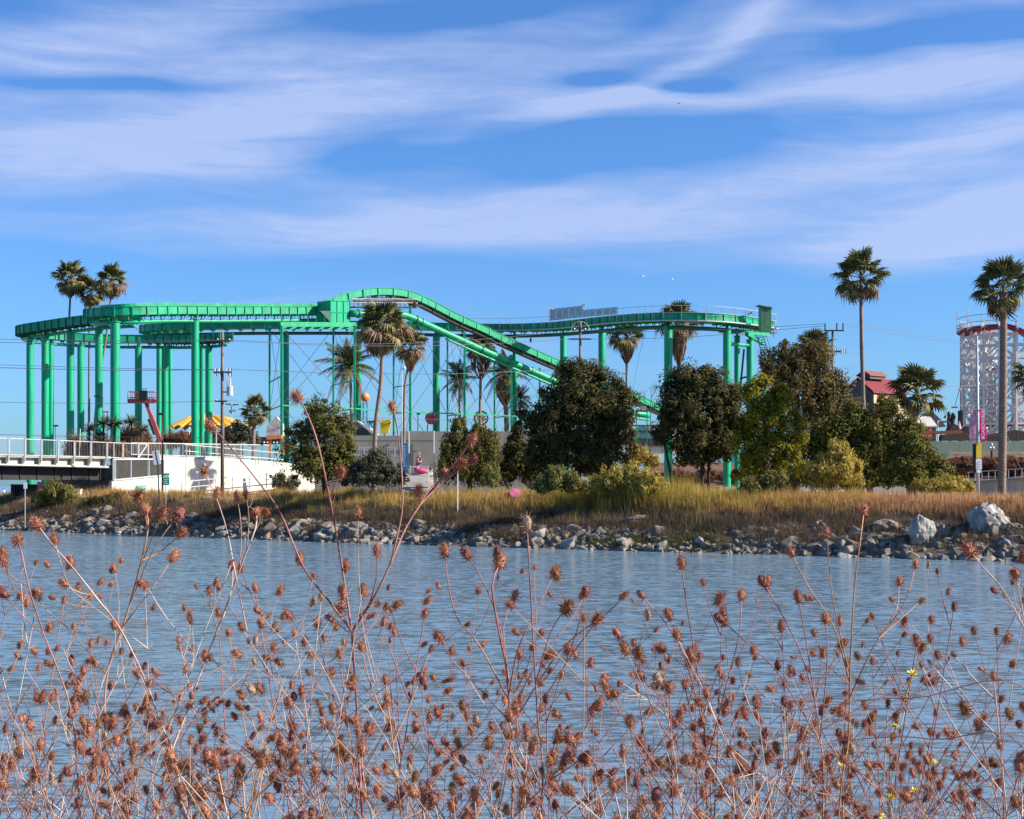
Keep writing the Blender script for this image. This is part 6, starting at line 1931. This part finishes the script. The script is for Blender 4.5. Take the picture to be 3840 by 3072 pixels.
hero("tall tangled dried weed with clustered heads in front of the white ramp wall", 4.1, 'stem_tan', [
    ([(232, 1725), (222, 1450), (268, 1290), (298, 1180), (312, 1110), (309, 1082)], 3.0, 34), ([(311, 1115), (303, 1070), (296, 1052)], 1.6, 32), ([(290, 1205), (318, 1140), (338, 1090)], 1.6, 32),
    ([(270, 1280), (322, 1160), (366, 1096)], 1.6, 34), ([(250, 1330), (320, 1240), (360, 1180)], 1.5, 30), ([(225, 1420), (150, 1330), (98, 1285), (82, 1262)], 1.5, 26), ([(300, 1180), (340, 1160), (374, 1130)], 1.5, 28)])
hero("pale stalked dried weed leaning right in front of the wooden utility pole", 4.0, 'stem_pale', [
    ([(330, 1725), (400, 1480), (468, 1300), (512, 1180), (538, 1112), (540, 1086)], 3.0, 28), ([(536, 1118), (550, 1095), (557, 1080)], 1.4, 24), ([(520, 1160), (524, 1090), (519, 1050)], 1.4, 22), ([(505, 1200), (508, 1110), (500, 1055)], 1.3, 24),
    ([(520, 1330), (494, 1200), (478, 1118), (456, 1050), (438, 1012), (431, 996)], 1.6, 30), ([(470, 1300), (488, 1240), (490, 1200)], 1.4, 28), ([(430, 1400), (350, 1300), (312, 1240), (300, 1230)], 1.5, 26)], [(455, 1047, 24)])
hero("pale dried weed arching down from a golden head before the left stone bank", 3.8, 'stem_pale', [
    ([(380, 1725), (330, 1500), (262, 1340), (200, 1255), (150, 1192), (108, 1145), (84, 1112)], 2.6, 34), ([(200, 1255), (150, 1240), (126, 1180), (117, 1145)], 1.4, 26)], [(151, 1191, 24)])
hero("dried weed at the left edge with three heads hanging near the waterline", 3.7, 'stem_red', [
    ([(170, 1725), (150, 1500), (92, 1335), (60, 1235), (46, 1165), (38, 1142)], 2.4, 32), ([(60, 1235), (20, 1210), (9, 1170)], 1.3, 28), ([(70, 1262), (30, 1240), (10, 1190)], 1.3, 28), ([(92, 1335), (40, 1290), (14, 1258)], 1.4, 30)])
hero("single straight tall stalk topped by a golden head, in front of the big dark tree", 3.9, 'stem_red', [
    ([(1140, 1725), (1131, 1500), (1121, 1320), (1114, 1190), (1110, 1118)], 2.4, 36), ([(1131, 1500), (1190, 1400), (1240, 1330), (1252, 1312)], 1.7, 32), ([(1128, 1440), (1160, 1330), (1186, 1290)], 1.7, 36), ([(1190, 1400), (1220, 1310), (1230, 1256)], 1.4, 26)])
hero("long lone stalk with a slim brown head, in front of the tall barn palm", 3.9, 'stem_tan', [
    ([(1765, 1725), (1786, 1560), (1790, 1400), (1799, 1240), (1811, 1140), (1818, 1084)], 2.3, 34), ([(1790, 1420), (1772, 1350), (1752, 1250), (1741, 1130)], 1.5, 24), ([(1790, 1440), (1755, 1320), (1700, 1232), (1670, 1172)], 1.6, 24),
    ([(1788, 1470), (1840, 1360), (1885, 1290), (1893, 1232)], 1.7, 26), ([(1850, 1345), (1905, 1270), (1926, 1196)], 1.4, 22), ([(1850, 1345), (1900, 1300), (1936, 1268)], 1.4, 18)])
hero("golden headed stalk curving in from the edge below the largest boulder", 3.7, 'stem_pale', [
    ([(2240, 1725), (2210, 1450), (2160, 1330), (2110, 1240), (2070, 1195), (2048, 1168)], 2.2, 40), ([(2160, 1330), (2150, 1270), (2138, 1215)], 1.4, 28)], [(2152, 1185, 34)])
hero("spreading dried weed with a double head, in front of the blackish evergreen", 4.0, 'stem_red', [
    ([(1078, 1725), (1074, 1560), (1068, 1420), (1052, 1340), (1036, 1235), (1049, 1195)], 3.2, 38), ([(1074, 1480), (1010, 1360), (962, 1300), (944, 1230), (937, 1172)], 1.9, 32), ([(1070, 1440), (1050, 1310), (1016, 1222), (988, 1176)], 1.8, 32),
    ([(1072, 1460), (1090, 1370), (1130, 1282), (1164, 1215)], 1.9, 30), ([(1075, 1500), (1130, 1400), (1205, 1300), (1228, 1258)], 1.7, 24), ([(1072, 1440), (1060, 1320), (1080, 1265)], 1.5, 30), ([(1074, 1520), (1000, 1440), (952, 1390), (928, 1350)], 1.7, 32),
    ([(1076, 1530), (1180, 1370), (1280, 1290), (1308, 1260)], 1.8, 22)], [(1046, 1178, 32)])
hero("thin dried weed standing alone before the yellow weeds and near green column", 4.1, 'stem_red', [
    ([(1497, 1725), (1490, 1600), (1466, 1400), (1446, 1275), (1436, 1198)], 2.2, 28), ([(1480, 1520), (1440, 1380), (1400, 1310), (1356, 1260)], 1.7, 24), ([(1490, 1600), (1530, 1440), (1556, 1340), (1561, 1264)], 1.8, 28), ([(1470, 1440), (1430, 1350), (1412, 1305)], 1.5, 28)])
hero("dried weed with wide forks in front of the yellow green tree", 4.0, 'stem_red', [
    ([(1732, 1725), (1724, 1530), (1692, 1392), (1650, 1300), (1612, 1235)], 2.3, 28), ([(1718, 1490), (1702, 1380), (1690, 1310), (1682, 1268)], 1.7, 30), ([(1726, 1560), (1640, 1420), (1580, 1360), (1524, 1310)], 1.8, 28), ([(1726, 1560), (1740, 1420), (1742, 1340), (1740, 1310)], 1.7, 32)])

# the rest of the stand: ordinary weeds, each grown by itself
STEMW = {'stem_red': "maroon", 'stem_pale': "pale", 'stem_tan': "tan"}
random.seed(23)
plan = []
for i in range(38): plan.append((i * 2240 / 38 - 40 + random.uniform(-30, 30), random.uniform(1230, 1420), random.uniform(3.7, 5.4), 'mid'))
for i in range(44): plan.append((i * 2240 / 44 - 40 + random.uniform(-30, 30), random.uniform(1420, 1640), random.uniform(3.3, 4.8), 'low'))
for i in range(46): plan.append((i * 2240 / 46 - 40 + random.uniform(-40, 40), random.uniform(1540, 1715), random.uniform(3.1, 4.6), 'base'))
for i in range(9):
    plan.append((-60 - i * 75, random.uniform(1300, 1600), random.uniform(3.5, 5.0), 'side')); plan.append((2240 + i * 75, random.uniform(1300, 1600), random.uniform(3.5, 5.0), 'side'))
for (dx, dy, Y, kind) in plan:
    stem = random.choices(['stem_red', 'stem_pale', 'stem_tan'], [5, 3.2 if dx < 900 else 2.0, 2.4 if dx < 900 else 1.0])[0]
    top = D(dx, dy, Y)
    w = Weed(top.x + random.uniform(-.28, .28), Y, stem)
    L_ = (top - w.base).length
    mid1 = w.base.lerp(top, .45) + Vector((random.uniform(-.06, .06), random.uniform(-.06, .06), 0))
    sp = spline([w.base, mid1, top], .05); n = len(sp)
    r = random.uniform(.0022, .0034)
    w.mb.tube(sp, [r * (1 - .5 * k / n) for k in range(n)], 5, cap=False)
    size = random.uniform(.024, .036)
    w.head(sp[-1], (sp[-1] - sp[-3]).normalized(), size)
    nb_ = random.randint(3, 5) if kind == 'mid' else random.randint(4, 6) if kind == 'low' else random.randint(5, 7)
    for j in range(nb_):
        f = .48 + .5 * (j + random.random()) / nb_
        k = min(n - 2, int(f * n)); t = (sp[k + 1] - sp[k]).normalized()
        s = Vector((random.choice([-1, 1]) * random.uniform(.5, 1), random.uniform(-.6, .6), 0)).normalized(); a = random.uniform(.45, .95)
        branch(w, sp[k], (t * math.cos(a) + s * math.sin(a)).normalized(), L_ * (1.05 - f) * random.uniform(.5, .95) + .06, r * .66, random.choice([0, 0, 1, 1, 2]), size)
        if random.random() < .6: w.curl(sp[k], 2)
    nh = len(w.heads); hi = min(w.heads, key=lambda h: -h[0].z)[0]
    dxt = ((hi.x / hi.y) * F + CX) * 2156 / 3840
    ht = {"mid": "waist high", "low": "low", "base": "very low", "side": "low"}[kind]
    look = ("sparse " if nh < 9 else "bushy " if nh > 13 else "") + STEMW[stem]
    near = "front row" if Y < 3.9 else "rear row" if Y > 4.6 else "middle row"
    lab = f"{ht} {look} stalked dried weed below {land(dxt)}, {near}"
    lr = "left" if top.x < w.base.x else "right"
    off = next(((a + b_) / 2 for a, b_, q in LAND if a <= dxt < b_), dxt)
    side = "left" if dxt < off else "right"
    base_ = f"{ht} {look} weed below {land(dxt)}, {near}"
    for alt in (f", {nh} heads", f", {nh} heads, leaning {lr}", f", {nh} heads, leaning {lr}, a bit {side}", f", {nh} heads, stout stalk", f", {nh} heads, slimmest stalk"):
        if lab not in used_labels: break
        lab = base_ + alt
    if len(lab.split()) > 16: lab = lab.replace("dried ", "").replace(" stalked", "").replace(", a bit", "").replace("very low", "low")
    if kind == "side": lab = "dried weed standing past the " + ("bridge end of the stand of weeds" if dx < 0 else "tall palm end of the stand of weeds")
    used_labels.add(lab)
    w.finish(lab)
# bare crossing stalks close to the bottom
for i, (x0, y0, x1, y1, Y, st) in enumerate([(560, 1800, 120, 1560, 3.3, 'stem_tan'), (40, 1760, 640, 1300, 3.6, 'stem_pale'), (200, 1760, 700, 1280, 3.7, 'stem_pale'), (900, 1780, 760, 1480, 3.5, 'stem_pale'), (1420, 1790, 1990, 1400, 3.6, 'stem_red'),
                                             (2200, 1520, 1640, 1500, 3.7, 'stem_red'), (1250, 1760, 1710, 1400, 3.9, 'stem_red'), (1900, 1790, 1560, 1430, 3.5, 'stem_tan'), (700, 1790, 300, 1420, 3.7, 'stem_red'), (2180, 1640, 1750, 1560, 3.4, 'stem_red'),
                                             (300, 1760, 486, 1190, 3.8, 'stem_pale'), (440, 1780, 742, 1236, 3.9, 'stem_pale'), (520, 1790, 600, 1420, 3.4, 'stem_tan'), (120, 1780, 262, 1320, 3.8, 'stem_pale'), (1150, 1790, 980, 1420, 3.6, 'stem_pale'), (1600, 1790, 1420, 1330, 3.8, 'stem_pale')]):
    w = Weed(D(x0, y0, Y).x, Y, st)
    a, b_ = D(x0, y0, Y), D(x1, y1, Y + .15)
    sp = spline([w.base, a, a.lerp(b_, .5) + Vector((0, 0, .05)), b_], .04); n = len(sp)
    w.mb.tube(sp, [.0028 * (1 - .6 * k / n) for k in range(n)], 5, cap=False)
    for f in (.7, .82, .92):
        k = int(f * n); branch(w, sp[k], ((sp[k + 1] - sp[k]).normalized() + Vector((random.uniform(-.5, .5), 0, .4))).normalized(), random.uniform(.05, .14), .0012, 0, .028)
    w.curl(sp[int(n * .8)], 3)
    lab = f"{STEMW[st]} stalk slanting {['left', 'right'][x1 > x0]} across the weeds below {land(x1)}"
    w.finish(lab)

# yellow flowering weeds at the right
M['petal'] = mat('yellow_petal', (.75, .62, .06), .6, .15, 40, transl=.2)
M['stem_green'] = mat('olive_stalk', (.16, .15, .03), .6, c2=(.34, .26, .07), scale=12)
def flower(label, Y, lines, sizes):
    p0 = D(*lines[0][0], Y); w = Weed(p0.x, Y, 'stem_green')
    t = thing("flowering_weed", label, "weed", w.base, "yellow flowered weeds in the foreground")
    for i, pts in enumerate(lines):
        q = [D(x, y, Y) for x, y in pts]
        if i == 0: q = [w.base] + q
        w.mb.tube(spline(q, .04), .0018 if i == 0 else .0012, 5, cap=False)
    w.mb.build("stem", M['stem_green'], t, smooth=True)
    for pts, s in zip(lines, sizes):
        if not s: continue
        c = D(*pts[-1], Y); r = s * 3840 / 2156 / F * Y / 2; mb = MB()
        for k in range(15):
            v = Vector((random.gauss(0, 1), random.gauss(0, 1), random.uniform(0, 1.2))).normalized(); sd_ = v.orthogonal().normalized() * r * .28
            b0 = c + v * r * .15; m_ = c + v * r * .7; e = c + v * r * random.uniform(.8, 1.15)
            mb.add([b0, m_ + sd_, e, m_ - sd_], [(0, 1, 2), (0, 2, 3)])
        mb.build("flower", M['petal'], t)
flower("olive stemmed weed with the topmost yellow flower, before the short thick palm", 3.9, [[(1872, 1725), (1880, 1560), (1905, 1470), (1922, 1420)], [(1880, 1560), (1884, 1540), (1886, 1532)], [(1876, 1640), (1890, 1590), (1880, 1588)]], [26, 22, 0])
flower("small yellow flower low before the three armed pole", 4.0, [[(1775, 1725), (1772, 1660), (1768, 1614)]], [20])
flower("small yellow flower low before the round bush", 4.0, [[(1950, 1725), (1960, 1660), (1966, 1608)]], [20])
flower("pair of yellow flowers at the very bottom before the short thick palm", 3.6, [[(1876, 1725), (1878, 1700), (1876, 1682)], [(1878, 1710), (1910, 1690), (1926, 1666)], [(1870, 1722), (1858, 1722)]], [26, 22, 20])
